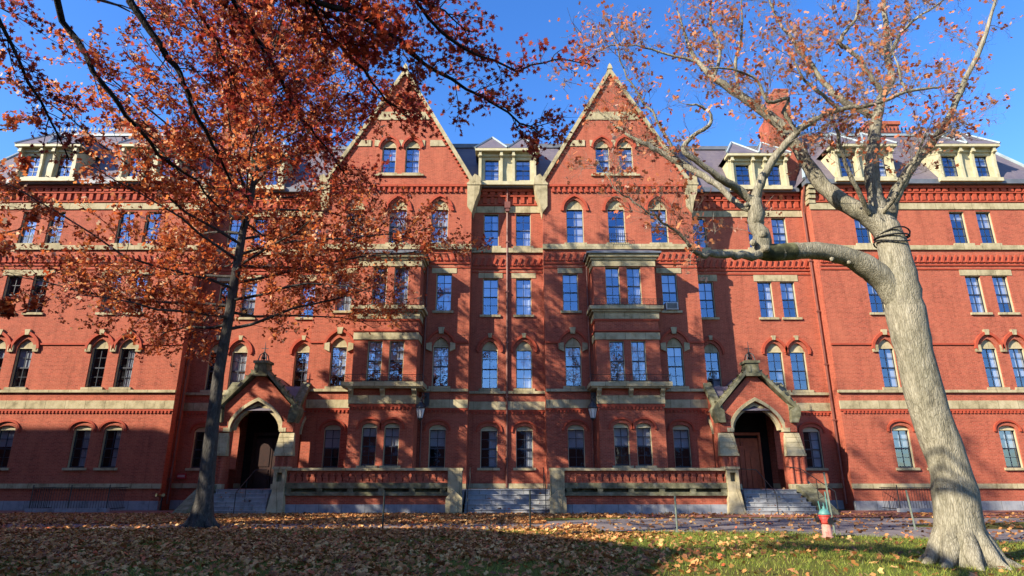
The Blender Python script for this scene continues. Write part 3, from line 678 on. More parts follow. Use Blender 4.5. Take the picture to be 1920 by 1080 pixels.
# ---- porches
def porch(sx):
    yp = 31.6; C = 12.45; w = MB(); st = MB(); ms = MB()
    arch = arch_pts(C, 2.5, 1.06, 3.85, 5.27, 'gothic', n_=10)
    w.panel([(10.5, 0), (14.4, 0), (14.4, 4.75), (C, 6.75), (10.5, 4.75)], [arch], yp, .45)
    for x in (10.5, 14.4):
        fn = (lambda u, v, w_, x=x: (x+(w_ if x < C else -w_), u, v))
        side = arch_pts(33.05, 1.1, 2.0, 3.7, 4.5, 'gothic')
        w.panel([(yp, 0), (34.5, 0), (34.5, 4.75), (33.05, 6.1), (yp, 4.75)], [side], 0, .35, fn)
    # piers
    for s_ in (-1, 1):
        cx = C+s_*1.62
        st.hexa([(cx-.44, yp-.34, 2.72), (cx+.44, yp-.34, 2.72), (cx+.44, yp+.05, 2.72), (cx-.44, yp+.05, 2.72)], [(cx-.36, yp-.08, 3.7), (cx+.36, yp-.08, 3.7), (cx+.36, yp+.05, 3.7), (cx-.36, yp+.05, 3.7)])
        st.box(cx-.46, cx+.46, yp-.37, yp+.02, 2.6, 2.72)
        for q in (2.98, 3.24, 3.48): st.box(cx-.43+(q-2.7)*.07, cx+.43-(q-2.7)*.07, yp-.35+(q-2.72)*.265, yp-.2+(q-2.72)*.2, q, q+.03)
        w.box(cx-.38, cx+.38, yp-.28, yp+.01, 1.06, 2.6)
        for q in (-.3, 0, .3): w.tube([(cx+q, yp-.28, 1.3), (cx+q, yp-.28, 2.55)], .08, 8)
        st.box(cx-.44, cx+.44, yp-.36, yp+.02, 1.06, 1.3)
        w.box(cx-.28, cx+.28, yp-.10, yp+.01, 3.76, 4.25)
        # kneeler
        ms.prism([(C+s_*1.62, 4.2), (C+s_*1.95, 4.2), (C+s_*2.10, 4.55), (C+s_*2.16, 4.85), (C+s_*2.05, 5.06), (C+s_*1.66, 4.8)], yp-.27, yp+.5)
        # coping
        A, B = (C+s_*2.05, 5.0), (C+s_*.3, 6.85)
        ms.prism([A, B, (B[0]-s_*.02, B[1]-.17), (A[0]-s_*.19, A[1]-.06)], yp-.22, yp+.5)
        dv = Vector((B[0]-A[0], B[1]-A[1]))
        for k in range(7):
            p_ = Vector(A)+dv*((k+.5)/7); ms.prism([(p_.x-.06, p_.y-.02), (p_.x+.06, p_.y-.02), (p_.x+.09*s_, p_.y+.13), (p_.x+.02*s_, p_.y+.09)], yp-.16, yp+.05)
    # arch ring
    A = arch_pts(C, 2.5, 0, 3.85, 5.27, 'gothic', .0, 10)[2:]; B = arch_pts(C, 2.5, 0, 3.85, 5.27, 'gothic', .15, 10)[2:]
    st.band(A, B, yp-.09, yp+.03)
    for s_ in (-1, 1): st.box(C+s_*1.22, C+s_*1.55, yp-.12, yp+.2, 3.76, 3.95)
    A = arch_pts(C, 2.2, 0, 3.85, 5.05, 'gothic', .0, 10)[2:]; B = arch_pts(C, 2.2, 0, 3.85, 5.05, 'gothic', .14, 10)[2:]
    st.band(A, B, yp+.12, yp+.4)
    # side gables: coping + lancet trim
    for x, s_ in ((10.5, -1), (14.4, 1)):
        for t_ in (-1, 1):
            ya, yb = 33.05+t_*1.45, 33.05
            P = [(ya, 4.75), (yb, 6.12), (yb, 6.42), (ya+t_*.12, 4.95)]
            ms.prismx(P, x-s_*.3, x+s_*.14)
        lan = arch_pts(33.05, 1.1, 2.0, 3.7, 4.5, 'gothic'); lan2 = arch_pts(33.05, 1.1, 2.0, 3.7, 4.5, 'gothic', .14)
        for i in range(2, len(lan)-1): st.prismx([lan[i], lan[i+1], lan2[i+1], lan2[i]], x-s_*.02, x+s_*.07)
    # saddle block on the top
    ms.prism([(C-.36, 6.5), (C+.36, 6.5), (C+.30, 7.15), (C-.30, 7.15)], yp-.26, yp+.45); ms.box(C-.38, C+.38, yp-.32, yp+.5, 7.15, 7.28)
    for q in (-.2, .2): ms.box(C+q-.07, C+q+.07, yp-.30, yp-.26, 6.7, 7.05)
    pass
    roofm = MB()
    for s_ in (-1, 1):
        roofm.add([(C+s_*2.0, yp+.3, 4.85), (C, yp+.3, 6.8), (C, 34.5, 6.8), (C+s_*2.0, 34.5, 4.85)], [(0, 1, 2, 3)])
    for t_ in (-1, 1):
        roofm.add([(10.6, 33.05, 6.2), (14.3, 33.05, 6.2), (14.3, 33.05+t_*1.45, 4.8), (10.6, 33.05+t_*1.45, 4.8)], [(0, 1, 2, 3)])
    fl = MB(); fl.box(10.7, 14.2, yp+.02, 34.4, .9, 1.05)
    o = part(w, 'porch', 'brick', sx=sx)
    g = MB(); g.box(10.9, 14.0, 34.35, 34.48, 1.06, 6.0); part(g, 'shaded_inner_wall', 'interior', o, sx=sx)  # near-black in place of brick: shade inside the porch, painted on
    part_levels(st, 'arch_trim', 'stone', sx, o); part(ms, 'gable_coping', 'mossy_stone', o, sx=sx); part(roofm, 'porch_roof', 'slate', o, sx=sx); part(fl, 'porch_floor', 'granite', o, sx=sx)
    f = MB(); f.lathe([(.07, 0), (.05, .12), (.16, .18), (.05, .26), (.03, .4), (.10, .45), (.03, .5), (.015, .95), (0.002, 1.05)], C, yp+.05, 8, 7.28)
    for q in range(4):
        a_ = q*math.pi/2+math.pi/4; f.tube([(C+.3*math.cos(a_), yp+.05+.3*math.sin(a_), 7.28), (C+.2*math.cos(a_), yp+.05+.2*math.sin(a_), 7.62), (C, yp+.05, 7.74)], .03, 5)
    f.tube([(C-.18, yp+.05, 7.95), (C+.18, yp+.05, 7.95)], .02, 5)
    part(f, 'finial', 'iron', o, sx=sx)
    # the door behind, a double leaf one
    d = MB()
    for s_ in (-1, 1):
        x0, x1 = sorted((C+s_*.02, C+s_*.95))
        d.box(x0, x1, 34.25, 34.33, 1.07, 3.6)
        for z0, z1 in ((1.25, 2.0), (2.15, 3.4)): d.box(x0+.12, x1-.12, 34.22, 34.249, z0, z1)
    d.box(C-1.08, C-.96, 34.2, 34.34, 1.07, 3.75); d.box(C+.96, C+1.08, 34.2, 34.34, 1.07, 3.75); d.box(C-1.08, C+1.08, 34.2, 34.34, 3.76, 3.9)
    part(d, 'door', 'door_wood_lit' if sx > 0 else 'door_wood_shaded', o, sx=sx)
    if sx > 0:
        d = MB(); d.hexa([(C-.98, 33.0, 1.07), (C-.92, 33.0, 1.07), (C-.82, 34.1, 1.07), (C-.90, 34.1, 1.07)], [(C-.98, 33.0, 3.4), (C-.92, 33.0, 3.4), (C-.82, 34.1, 3.4), (C-.90, 34.1, 3.4)])
        for k in range(5): d.box(C-.75+k*.27, C-.75+k*.27+.24, 33.9, 33.96, 1.07, 3.35-.04*k*k)
        part(d, 'open_door', 'door_wood_lit', o, sx=sx)
for sx in (-1, 1): porch(sx)

# ------------------------------------------------------------ terrace walls with pierced brick parapet
def terrace(sx, label):
    yb = 30.1; r = empty('terrace_wall', (sx*6.2, yb, 0)); tag(r, label, 'terrace wall', 'terrace walls beside the middle steps')
    off = Vector((-sx*6.2, -yb, 0))
    def pt(mb, name, mat):
        mb.flip(sx); o = mb.build(name, mat, r); o.location = off; return o
    g = MB(); g.box(2.6, 10.3, yb-.05, yb+.5, 0, .42); pt(g, 'plinth', 'granite')
    g = MB(); g.box(2.6, 10.3, yb+.02, yb+.45, .42, .80); pt(g, 'lower_wall', 'brick')
    g = MB(); g.box(2.62, 10.2, yb-.10, yb+.5, .80, .96)
    n_ = 6
    for i in range(n_): x = 2.9+i*(10.0-2.9)/(n_-1); g.box(x-.13, x+.13, yb-.06, yb+.3, .961, 1.12)
    g.box(2.62, 10.2, yb-.09, yb+.42, 1.121, 1.36)
    g.box(2.62, 10.2, yb+.25, yb+.40, .961, 1.12); pt(g, 'stone_course', 'mossy_stone')
    p = MB(); H = []; k = 24; x0, x1 = 2.75, 10.2; s_ = (x1-x0)/k
    for i in range(k):
        c = x0+s_*(i+.5)
        H.append([(c-.035, 1.42), (c+.035, 1.42), (c+.035, 1.60), (c+.085, 1.64), (c+.085, 1.72), (c+.035, 1.76), (c, 1.82), (c-.035, 1.76), (c-.085, 1.72), (c-.085, 1.64), (c-.035, 1.60)])
    p.panel([(2.7, 1.36), (10.2, 1.36), (10.2, 1.9), (2.7, 1.9)], H, yb+.03, .2); p.panel([(2.7, 1.36), (10.2, 1.36), (10.2, 1.9), (2.7, 1.9)], H, yb+.23, 0)
    pt(p, 'pierced_parapet', 'brick')
    g = MB(); g.box(2.0, 10.25, yb-.12, yb+.38, 1.9, 2.02); pt(g, 'coping', 'stone')
    g = MB(); g.box(2.05, 2.68, yb-.15, yb+.45, 0, 1.898)
    g.prism([(1.98, 0), (2.72, 0), (2.72, .72), (2.35, 1.05), (1.98, .72)], yb-.5, yb-.15)
    g.prism([(2.18, .1), (2.52, .1), (2.52, .65), (2.35, .82), (2.18, .65)], yb-.54, yb-.5); pt(g, 'newel_pier', 'stone')
    g = MB(); cx = 10.42
    g.panel([(cx-.27, .96), (cx+.27, .96), (cx+.27, 1.96), (cx-.27, 1.96)], [[(cx-.13, 1.42), (cx+.13, 1.42), (cx+.13, 1.82), (cx-.13, 1.82)]], yb-.2, .3)
    g.box(cx-.27, cx+.27, yb+.1, yb+.45, .96, 1.96); g.box(cx-.27, cx-.14, yb-.19, yb+.1, .96, 1.96); g.box(cx+.14, cx+.27, yb-.19, yb+.1, .96, 1.96)
    g.box(cx-.33, cx+.33, yb-.26, yb+.5, 1.96, 2.08); g.hexa([(cx-.38, yb-.4, 0), (cx+.38, yb-.4, 0), (cx+.38, yb+.45, 0), (cx-.38, yb+.45, 0)], [(cx-.28, yb-.21, .96), (cx+.28, yb-.21, .96), (cx+.28, yb+.45, .96), (cx-.28, yb+.45, .96)])
    pt(g, 'end_pier', 'stone')
    g = MB(); g.box(2.0, 10.7, yb+.5, 33.0 if True else 0, .4, 1.04); pt(g, 'terrace_floor', 'granite')
terrace(1, 'pierced red brick terrace wall right of the middle steps, sunlit in patches')
terrace(-1, 'pierced red brick terrace wall left of the middle steps, mostly in shade')

def steps(name, cx, w0, w1, n_, y0, y1, ztop, label):
    r = empty(name, (cx, y0, 0)); tag(r, label, 'steps', 'granite steps up to the hall')
    g = MB()
    for i in range(n_):
        y = y0+(y1-y0)*i/n_; w_ = w0+(w1-w0)*i/(n_-1)
        g.box(-w_/2, w_/2, y-y0, y1-y0+.6, ztop*i/n_, ztop*(i+1)/n_-.035); g.box(-w_/2-.01, w_/2+.01, y-y0-.03, y1-y0+.6, ztop*(i+1)/n_-.035, ztop*(i+1)/n_)
    g.build('treads', 'steps_granite', r); return r
steps('stone_steps', 0.05, 3.9, 3.9, 5, 30.0, 31.5, 1.05, 'wide grey granite steps in the middle between the two terrace walls')
g = MB(); g.box(-1.97, 1.97, 32.08, 33.88, .5, 1.04); tag(g.build('landing', 'granite'), 'grey granite landing above the middle steps', 'landing', kind='structure')
for sx, lb in ((1, 'grey granite steps up to the sunlit right porch with black handrails'), (-1, 'shaded grey granite steps up to the dark left porch')):
    r = steps('stone_steps', sx*12.45, 3.3, 2.5, 6, 29.6, 31.2, 1.05, lb)
    g = MB()
    xi, xo = (1.35, 2.1)
    for s_ in (-1, 1):
        if s_ == -sx: continue
        g.hexa([(s_*1.72, -.25, 0), (s_*2.5, -.1, 0), (s_*2.3, 2.05, 0), (s_*1.28, 2.05, 0)][::1], [(s_*1.75, -.18, .22), (s_*2.35, -.05, .22), (s_*2.15, 2.05, 1.5), (s_*1.3, 2.05, 1.5)])
    g.build('cheek_wall', 'mossy_stone', r)

# ------------------------------------------------------------ handrails
def handrail(path, posts, label, name='handrail'):
    o = Vector(path[0]); r = empty(name, (o.x, o.y, 0)); tag(r, label, 'handrail', 'black iron handrails by the steps')
    g = MB(); g.tube([Vector(p_)-Vector((o.x, o.y, 0)) for p_ in path], .022, 6); g.build('rail', 'iron', r)
    for (x, y, z0, z1) in posts:
        q = MB(); q.tube([(x-o.x, y-o.y, z0), (x-o.x, y-o.y, z1)], .018, 6); q.build('post', 'iron', r)
handrail([(1.8, 29.8, .05), (1.8, 29.8, 1.05), (1.8, 31.5, 2.05), (1.8, 32.0, 2.05)], [(1.8, 31.5, 1.0, 2.05)], 'black iron handrail on the right side of the middle steps')
handrail([(-1.75, 29.8, .05), (-1.75, 29.8, 1.05), (-1.75, 31.5, 2.05), (-1.75, 32.0, 2.05)], [(-1.75, 31.5, 1.0, 2.05)], 'black iron handrail on the left side of the middle steps')
handrail([(12.1, 29.4, .02), (12.1, 29.4, .95), (12.0, 31.2, 1.95), (11.3, 31.5, 2.0)], [(12.05, 30.4, .5, 1.5)], 'black handrail in the middle of the right porch steps')
handrail([(14.7, 29.2, .02), (14.65, 29.2, 1.0), (14.1, 31.1, 2.0), (13.5, 31.3, 2.1)], [(14.35, 30.2, .5, 1.5)], 'black handrail along the right edge of the right porch steps')
handrail([(-12.1, 29.4, .02), (-12.1, 29.4, .95), (-12.05, 31.2, 1.95), (-11.6, 31.4, 1.95)], [(-12.08, 30.4, .5, 1.5)], 'black handrail in the middle of the shaded left porch steps')

# ------------------------------------------------------------ small things on and by the hall
def lantern(x, y, z, label):
    r = empty('wall_lantern', (x, y, z)); tag(r, label, 'lantern', 'lanterns at the bay corners')
    g = MB(); g.tube([(.15, .85, .75), (.1, .5, .72), (0, .15, .62), (0, 0, .45)], .03, 6); g.tube([(.1, .7, .3), (.02, .3, .45), (0, .12, .62)], .02, 6)
    g.box(.05, .3, .8, .92, .2, .95); g.build('bracket', 'iron', r)
    g = MB(); g.lathe([(.02, .44), (.06, .38), (.10, .34), (.24, .16), (.26, .08), (.24, .06)], 0, 0, 8); g.build('cap', 'iron', r)
    g = MB(); g.lathe([(.21, .06), (.11, -.40)], 0, 0, 6); g.build('glass', 'lamp_glass', r)
    g = MB()
    for j in range(6):
        a_ = 2*math.pi*j/6; c_, s_ = math.cos(a_), math.sin(a_); g.tube([(.22*c_, .22*s_, .06), (.12*c_, .12*s_, -.41)], .014, 4)
    g.lathe([(.13, -.40), (.13, -.44), (.05, -.5), (.01, -.56)], 0, 0, 8); g.build('frame', 'iron', r)
lantern(4.25, 31.2, 4.8, 'black iron lantern hanging at the left corner of the right bay')
lantern(-4.25, 31.2, 4.8, 'pale glazed lantern hanging at the right corner of the left bay')
# air conditioner
r = empty('air_conditioner', (9.0, 33.2, 10.33)); tag(r, 'white air conditioner in a third floor window right of the right bay', 'air conditioner')
g = MB(); g.box(-.33, .33, -.42, .0, .02, .42); g.build('case', 'white_plastic', r)
g = MB()
for i in range(7): g.box(-.27, .27, -.45, -.421, .07+i*.045, .09+i*.045)
g.build('grille', 'lead', r)
# red sign on the flank by the left wing
r = empty('wall_sign', (-17.2, 34.42, 1.66)); tag(r, 'small red plate sign low on the wall beside the left wing', 'sign')
g = MB(); g.box(-.24, .24, -.03, .05, -.14, .14); g.build('plate', 'sign_red', r)
g = MB(); g.box(-.19, .19, -.038, -.031, .03, .06); g.box(-.19, .19, -.038, -.031, -.04, -.01); g.build('border', 'white_plastic', r)
# fire department connection
r = empty('standpipe', (-17.3, 33.0, 0)); tag(r, 'brass twin inlet standpipe standing beside the left wing corner', 'standpipe')
g = MB(); g.tube([(0, 0, 0), (0, 0, .75)], .05, 8); g.build('pipe', 'iron', r)
g = MB()
for s_ in (-1, 1): g.tube([(0, 0, .7), (s_*.12, -.12, .74), (s_*.18, -.24, .76)], [.07, .07, .08], 8)
g.build('inlet', 'brass', r)
# railings of the area at the right and left wing
def area_rail(x0, x1, y0, y1, label):
    r = empty('area_railing', (x0, y0, 0)); tag(r, label, 'railing', 'black area railings by the wings')
    g = MB(); L = [(0, 0), (x1-x0, 0), (x1-x0, y1-y0)]; L0 = (0, y1-y0)
    for z in (.15, 1.12): g.tube([(L0[0], L0[1], z), (0, 0, z), (x1-x0, 0, z), (x1-x0, y1-y0, z)], .02, 5)
    g.build('rail', 'iron', r); g = MB(); k = int(abs(x1-x0)/.13)
    for i in range(k+1): g.tube([((x1-x0)*i/k, 0, .05), ((x1-x0)*i/k, 0, 1.12)], .01, 4)
    for i in range(int(abs(y1-y0)/.13)): g.tube([(0, i*.13, .05), (0, i*.13, 1.12)], .01, 4); g.tube([(x1-x0, i*.13, .05), (x1-x0, i*.13, 1.12)], .01, 4)
    for xx in (0, (x1-x0)/2, x1-x0): g.tube([(xx, 0, 0), (xx, 0, 1.25)], .028, 6)
    gb = MB(); gb.box(min(0, x1-x0)-.1, max(0, x1-x0)+.1, -.12, .12, 0, .18)
    g.build('balusters', 'iron', r); gb.build('curb', 'granite', r)
area_rail(18.9, 22.6, 31.7, 33.2, 'black iron area railing below the right wing windows')
area_rail(-19.2, -22.9, 31.7, 33.2, 'black iron area railing in shade below the left wing')

# ------------------------------------------------------------ hydrant and posts
hy = empty('fire_hydrant', (9.0, 18.5, 0)); tag(hy, 'red fire hydrant with blue-green bonnet at the edge of the sunlit lawn', 'fire hydrant')
g = MB(); g.lathe([(.17, 0), (.17, .05), (.125, .06), (.12, .36)], n_=20); g.build('lower_barrel', 'hydrant_pink', hy, True)
g = MB(); g.lathe([(.125, .36), (.15, .40), (.155, .50), (.15, .56), (.17, .565), (.17, .60), (.14, .605)], n_=20)
for s_, rr, ll in ((-1, .055, .22), (1, .055, .22)): g.tube([(0, 0, .47), (s_*ll, -.02, .47)], rr, 12)
g.tube([(0, 0, .45), (0.03, -.22, .45)], .075, 14); g.build('upper_barrel', 'hydrant_red', hy)
g = MB()
for s_ in (-1, 1): g.tube([(s_*.20, -.02, .47), (s_*.26, -.025, .47)], .07, 8)
g.tube([(0.028, -.21, .45), (0.034, -.25, .45)], .09, 8); g.build('outlet_cap', 'iron', hy)
g = MB(); g.lathe([(.16, .602), (.16, .63), (.135, .68), (.10, .73), (.05, .76), (.035, .77), (.035, .82), (.0, .83)], n_=18); g.build('bonnet', 'hydrant_green', hy, True)
g = MB(); g.tube([(-.10, 0, .68), (-.13, 0, .96)], .016, 6); g.tube([(.02, 0, .75), (.0, 0, .92)], .014, 6); g.tube([(.10, 0, .68), (.095, 0, 1.22)], .018, 6); g.build('marker_rod', 'hydrant_green', hy)
g = MB(); g.tube([(.17, -.02, .44), (.2, -.06, .33), (.15, -.12, .34), (.06, -.2, .38)], .01, 4); g.build('chain', 'iron', hy)
def post(x, y, h, lean, mat, label):
    r = empty('fence_post', (x, y, 0)); tag(r, label, 'post', 'thin steel posts along the path')
    g = MB(); t_ = (lean, 0, h)
    g.hexa([(-.028, -.006, 0), (.028, -.006, 0), (.028, .006, 0), (-.028, .006, 0)], [(lean-.028, -.006, h), (lean+.028, -.006, h), (lean+.028, .006, h), (lean-.028, .006, h)])
    g.hexa([(-.006, -.03, 0), (.006, -.03, 0), (.006, -.0065, 0), (-.006, -.0065, 0)], [(lean-.006, -.03, h), (lean+.006, -.03, h), (lean+.006, -.0065, h), (lean-.006, -.0065, h)])
    g.build('stake', mat, r)
    g = MB(); g.box(-.05, .05, -.035, .02, 0, .03); g.build('foot', mat, r)
post(-3.85, 21.2, 1.2, 0, 'post_dark', 'dark steel post on the leafy lawn in front of the left terrace wall')
post(.85, 21.2, 1.22, 0, 'post_dark', 'dark steel post in front of the middle steps')
post(5.3, 20.3, 1.05, 0, 'post_green', 'grey-green steel post in front of the right terrace wall')
post(9.75, 19.6, 1.75, -.08, 'post_green', 'tall pale steel post beside the fire hydrant')
post(13.1, 21.2, 1.2, -.08, 'post_green', 'grey-green leaning post near the right wing, rightmost of the row')

# ------------------------------------------------------------ leaves and trees
STAR = np.array([(0, -.5), (.10, -.22), (.42, -.30), (.24, -.04), (.5, .16), (.18, .14), (.16, .5), (0, .30), (-.16, .5), (-.18, .14), (-.5, .16), (-.24, -.04), (-.42, -.30), (-.10, -.22)])
STAR7 = STAR
DIAM = np.array([(0, -.5), (.30, -.12), (.22, .22), (0, .5), (-.25, .2), (-.32, -.15)])
LOBE = np.array([(0, -.5), (.38, -.25), (.16, .0), (.34, .30), (0, .5), (-.34, .28), (-.15, .0), (-.36, -.25)])
BLADE = np.array([(-.06, 0), (.06, 0), (0, 1.0)])
def leaf_mesh(name, P, size, shape, mat, flat=0.0, rnd=None, parent=None):
    P = np.asarray(P, dtype=np.float64); N = len(P); k = len(shape)
    n_ = RNG.normal(size=(N, 3)); n_[:, 2] = np.abs(n_[:, 2])+flat; n_ /= np.linalg.norm(n_, axis=1)[:, None]
    u = RNG.normal(size=(N, 3)); u -= n_*(u*n_).sum(1)[:, None]; u /= np.linalg.norm(u, axis=1)[:, None]
    v = np.cross(n_, u)
    sz = (size*RNG.uniform(.65, 1.3, N))[:, None, None]
    V = P[:, None, :]+sz*(shape[None, :, 0:1]*u[:, None, :]+shape[None, :, 1:2]*v[:, None, :])
    curl = (np.abs(shape[:, 0])**2)[None, :, None]*RNG.uniform(-.6, .9, N)[:, None, None]
    V = V+sz*curl*n_[:, None, :]
    return raw_mesh(name, V.reshape(-1, 3), N, k, mat, rnd, parent)
def raw_mesh(name, V, N, k, mat, rnd=None, parent=None):
    me = bpy.data.meshes.new(name)
    me.vertices.add(N*k); me.vertices.foreach_set('co', V.astype(np.float32).ravel())
    me.loops.add(N*k); me.loops.foreach_set('vertex_index', np.arange(N*k, dtype=np.int32))
    me.polygons.add(N); me.polygons.foreach_set('loop_start', np.arange(0, N*k, k, dtype=np.int32))
    try: me.polygons.foreach_set('loop_total', np.full(N, k, dtype=np.int32))
    except Exception: pass
    me.update(calc_edges=True); me.validate()
    at_ = me.attributes.new('rnd', 'FLOAT', 'FACE')
    r_ = rnd if rnd is not None else RNG.uniform(0, 1, N)
    if len(me.polygons) == N: at_.data.foreach_set('value', np.asarray(r_, dtype=np.float32))
    me.materials.append(M[mat])
    o = bpy.data.objects.new(name, me); S.collection.objects.link(o)
    if parent: o.parent = parent; o.location = -parent.location
    return o
def rv(s=1.0): return Vector((random.gauss(0, s), random.gauss(0, s), random.gauss(0, s)))
class Tree:
    def __init__(s): s.w = MB(); s.t = MB(); s.leaf = []; s.lr = []
    def path(s, p, d, L, seg, wob, bias):
        pts = [Vector(p)]; d = Vector(d).normalized()
        for i in range(seg):
            d = (d+rv(wob)+Vector(bias)/seg).normalized(); pts.append(pts[-1]+d*L/seg)
        return pts
    def put(s, pts, r0, r1, n_=5, thin=False):
        k = len(pts); (s.t if thin else s.w).tube(pts, [r0+(r1-r0)*i/(k-1) for i in range(k)], n_, False)
    def leaves(s, p, d, n_, spread, tone):
        for i in range(n_):
            s.leaf.append(p+d*random.random()+rv(spread)); s.lr.append(min(1, max(0, random.gauss(tone, .24))))
    def twigs(s, pts, every, L, r, depth, nleaf, spread, bias=(0, 0, .15), start=.2, wob=.22, tone=.5, keep=None, ang=.9):
        """side shoots along a limb, ending in leafy twigs"""
        tot = sum((pts[i+1]-pts[i]).length for i in range(len(pts)-1)); n_ = max(1, int(tot/every))
        for k in range(n_):
            f = start+(1-start)*(k+random.random())/n_; x = f*(len(pts)-1); i = min(int(x), len(pts)-2)
            p = pts[i].lerp(pts[i+1], x-i); d = (pts[i+1]-pts[i]).normalized()
            o = rv(1); o = (o-d*o.dot(d)).normalized()
            if o.z < -.3 and random.random() < .5: o.z = -o.z
            dd = (d+o*ang*random.uniform(.7, 1.4)).normalized(); l = L*random.uniform(.5, 1.15)*(1.15-.5*f)
            q = s.path(p, dd, l, 4, wob, bias)
            if keep and not keep(q[-1]): continue
            s.put(q, r, r*.35, 4 if depth else 3, True)
            if depth > 0:
                s.twigs(q, every*.55, L*.45, r*.5, depth-1, nleaf, spread, bias, .15, wob, tone, keep, ang)
            tn = tone+random.gauss(0, .13)
            if depth == 0:
                for j in range(1, 5):
                    if nleaf >= 1: s.leaves(q[j-1], (q[j]-q[j-1]), max(1, int(nleaf*random.uniform(.3, 1.7)/4+random.random())) if nleaf > 2 else (1 if random.random() < nleaf/4 else 0), spread, tn)
                    elif random.random() < nleaf: s.leaves(q[j], (q[j]-q[j-1])*.2, 1, spread, tn)
    def finish(s, root, wood, twig, leafm, size, shape, name_w='trunk', flat=.2):
        o = s.w.build(name_w, wood, root, True); o.location = -root.location
        o = s.t.build('twigs', twig, root, True); o.location = -root.location
        if s.leaf: leaf_mesh('foliage', np.array([tuple(p) for p in s.leaf]), size, shape, leafm, flat, np.array(s.lr), root)

def visible(p, m=1.15):
    """rough test used only to choose how finely a limb is built"""
    d = p.y*math.cos(PITCH)+(p.z-CAMZ)*math.sin(PITCH)
    if d < .5: return False
    x = (p.x-CAMX)/d*FPX/960; y = ((p.z-CAMZ)*math.cos(PITCH)-p.y*math.sin(PITCH))/d*FPX/540
    return abs(x) < m and abs(y) < m
exec_trees = True
# --- the slim oak on the lawn at the left
T = Tree(); root = empty('oak_tree', (-10.25, 21.9, 0)); tag(root, 'slim oak with grey trunk and rust-red leaves on the left lawn', 'tree')
tp = [at(374, 992, 21.9), at(384, 930, 21.9), at(398, 800, 21.9), at(410, 700, 21.9), at(430, 590, 22), at(444, 500, 22), at(456, 430, 22.1), at(466, 400, 22.1), at(474, 350, 22.2), at(484, 300, 22.2), at(492, 240, 22.2), at(500, 170, 22.3), at(505, 100, 22.3), at(510, 30, 22.4), at(512, -60, 22.5)]
tp[0].z = -.05
T.w.tube(tp, [.46, .27, .215, .19, .17, .155, .135, .12, .105, .09, .08, .065, .05, .035, .02], 14, False)
for q in range(7):
    a_ = q*.9+.3; c_ = Vector((math.cos(a_), math.sin(a_), 0)); T.w.tube([tp[0]+c_*.75+Vector((0, 0, -.02)), tp[0]+c_*.42+Vector((0, 0, .16)), tp[0]+c_*.2+Vector((0, 0, .55))], [.05, .12, .08], 7, False)
NP = 66
for k in range(NP):
    f = (k+.5)/NP; z = 6.6+f*14.6
    i = next(j for j in range(len(tp)-1) if tp[j+1].z >= z or j == len(tp)-2); t_ = (z-tp[i].z)/max(.01, tp[i+1].z-tp[i].z); p = tp[i].lerp(tp[i+1], min(1, t_))
    a_ = k*2.399+random.uniform(-.3, .3); L = (7.6 if f < .6 else 7.6-(f-.6)*9)*random.uniform(.75, 1.08)
    if f < .1: L *= .95
    el_ = R(5+45*f+random.uniform(-8, 8))
    d = Vector((math.cos(a_)*math.cos(el_), math.sin(a_)*math.cos(el_), math.sin(el_)))
    q = T.path(p, d, L, 7, .10, (0, 0, -.25 if f < .3 else .15)); r0 = .062*(1-.45*f)
    T.put(q, r0, .014, 6)
    T.twigs(q, .5, L*.32, .012, 1, 16, .10, (0, 0, .0), .10, .2, .58 if math.sin(a_) < .2 else .5)
T.finish(root, 'grey_bark', 'dark_bark', 'oak_leaf', .135, LOBE)
print('left tree leaves', len(T.leaf))
# --- big oak overhead, its trunk behind and left of the viewer
T = Tree(); root = empty('oak_tree', (-9, -5.5, 0)); tag(root, 'large overhanging oak with dark red star-shaped leaves across the top left', 'tree')
T.w.tube([(-9, -5.5, 0), (-9, -5.4, 1), (-8.9, -5.2, 3.5), (-8.7, -5, 6)], [.9, .62, .55, .5], 14, False)
T.w.tube([(-8.7, -5, 5.8), (-8.5, -3.5, 10), (-8.8, -2, 15), (-9.5, 0, 20)], [.48, .34, .24, .1], 10, False)
fork = Vector((-7.4, -1.5, 8.2)); T.w.tube([(-8.7, -5, 6), fork], [.4, .28], 8, False)
def limb(pp, r0, r1, start=None):
    q = [at(*x) for x in pp]
    if start is not None: q = [start, start.lerp(q[0], .5)+Vector((0, 0, .4))]+q
    out = []
    for i in range(len(q)-1):
        for j in range(3): out.append(q[i].lerp(q[i+1], j/3)+rv(.02))
    out.append(q[-1]); T.put(out, r0, r1, 7); return out
f2 = Vector((-5, 3, 9.3)); T.w.tube([fork, f2], [.26, .17], 8, False)
f3 = Vector((-2.6, 4.0, 9.6)); T.w.tube([fork, f3], [.24, .15], 8, False)
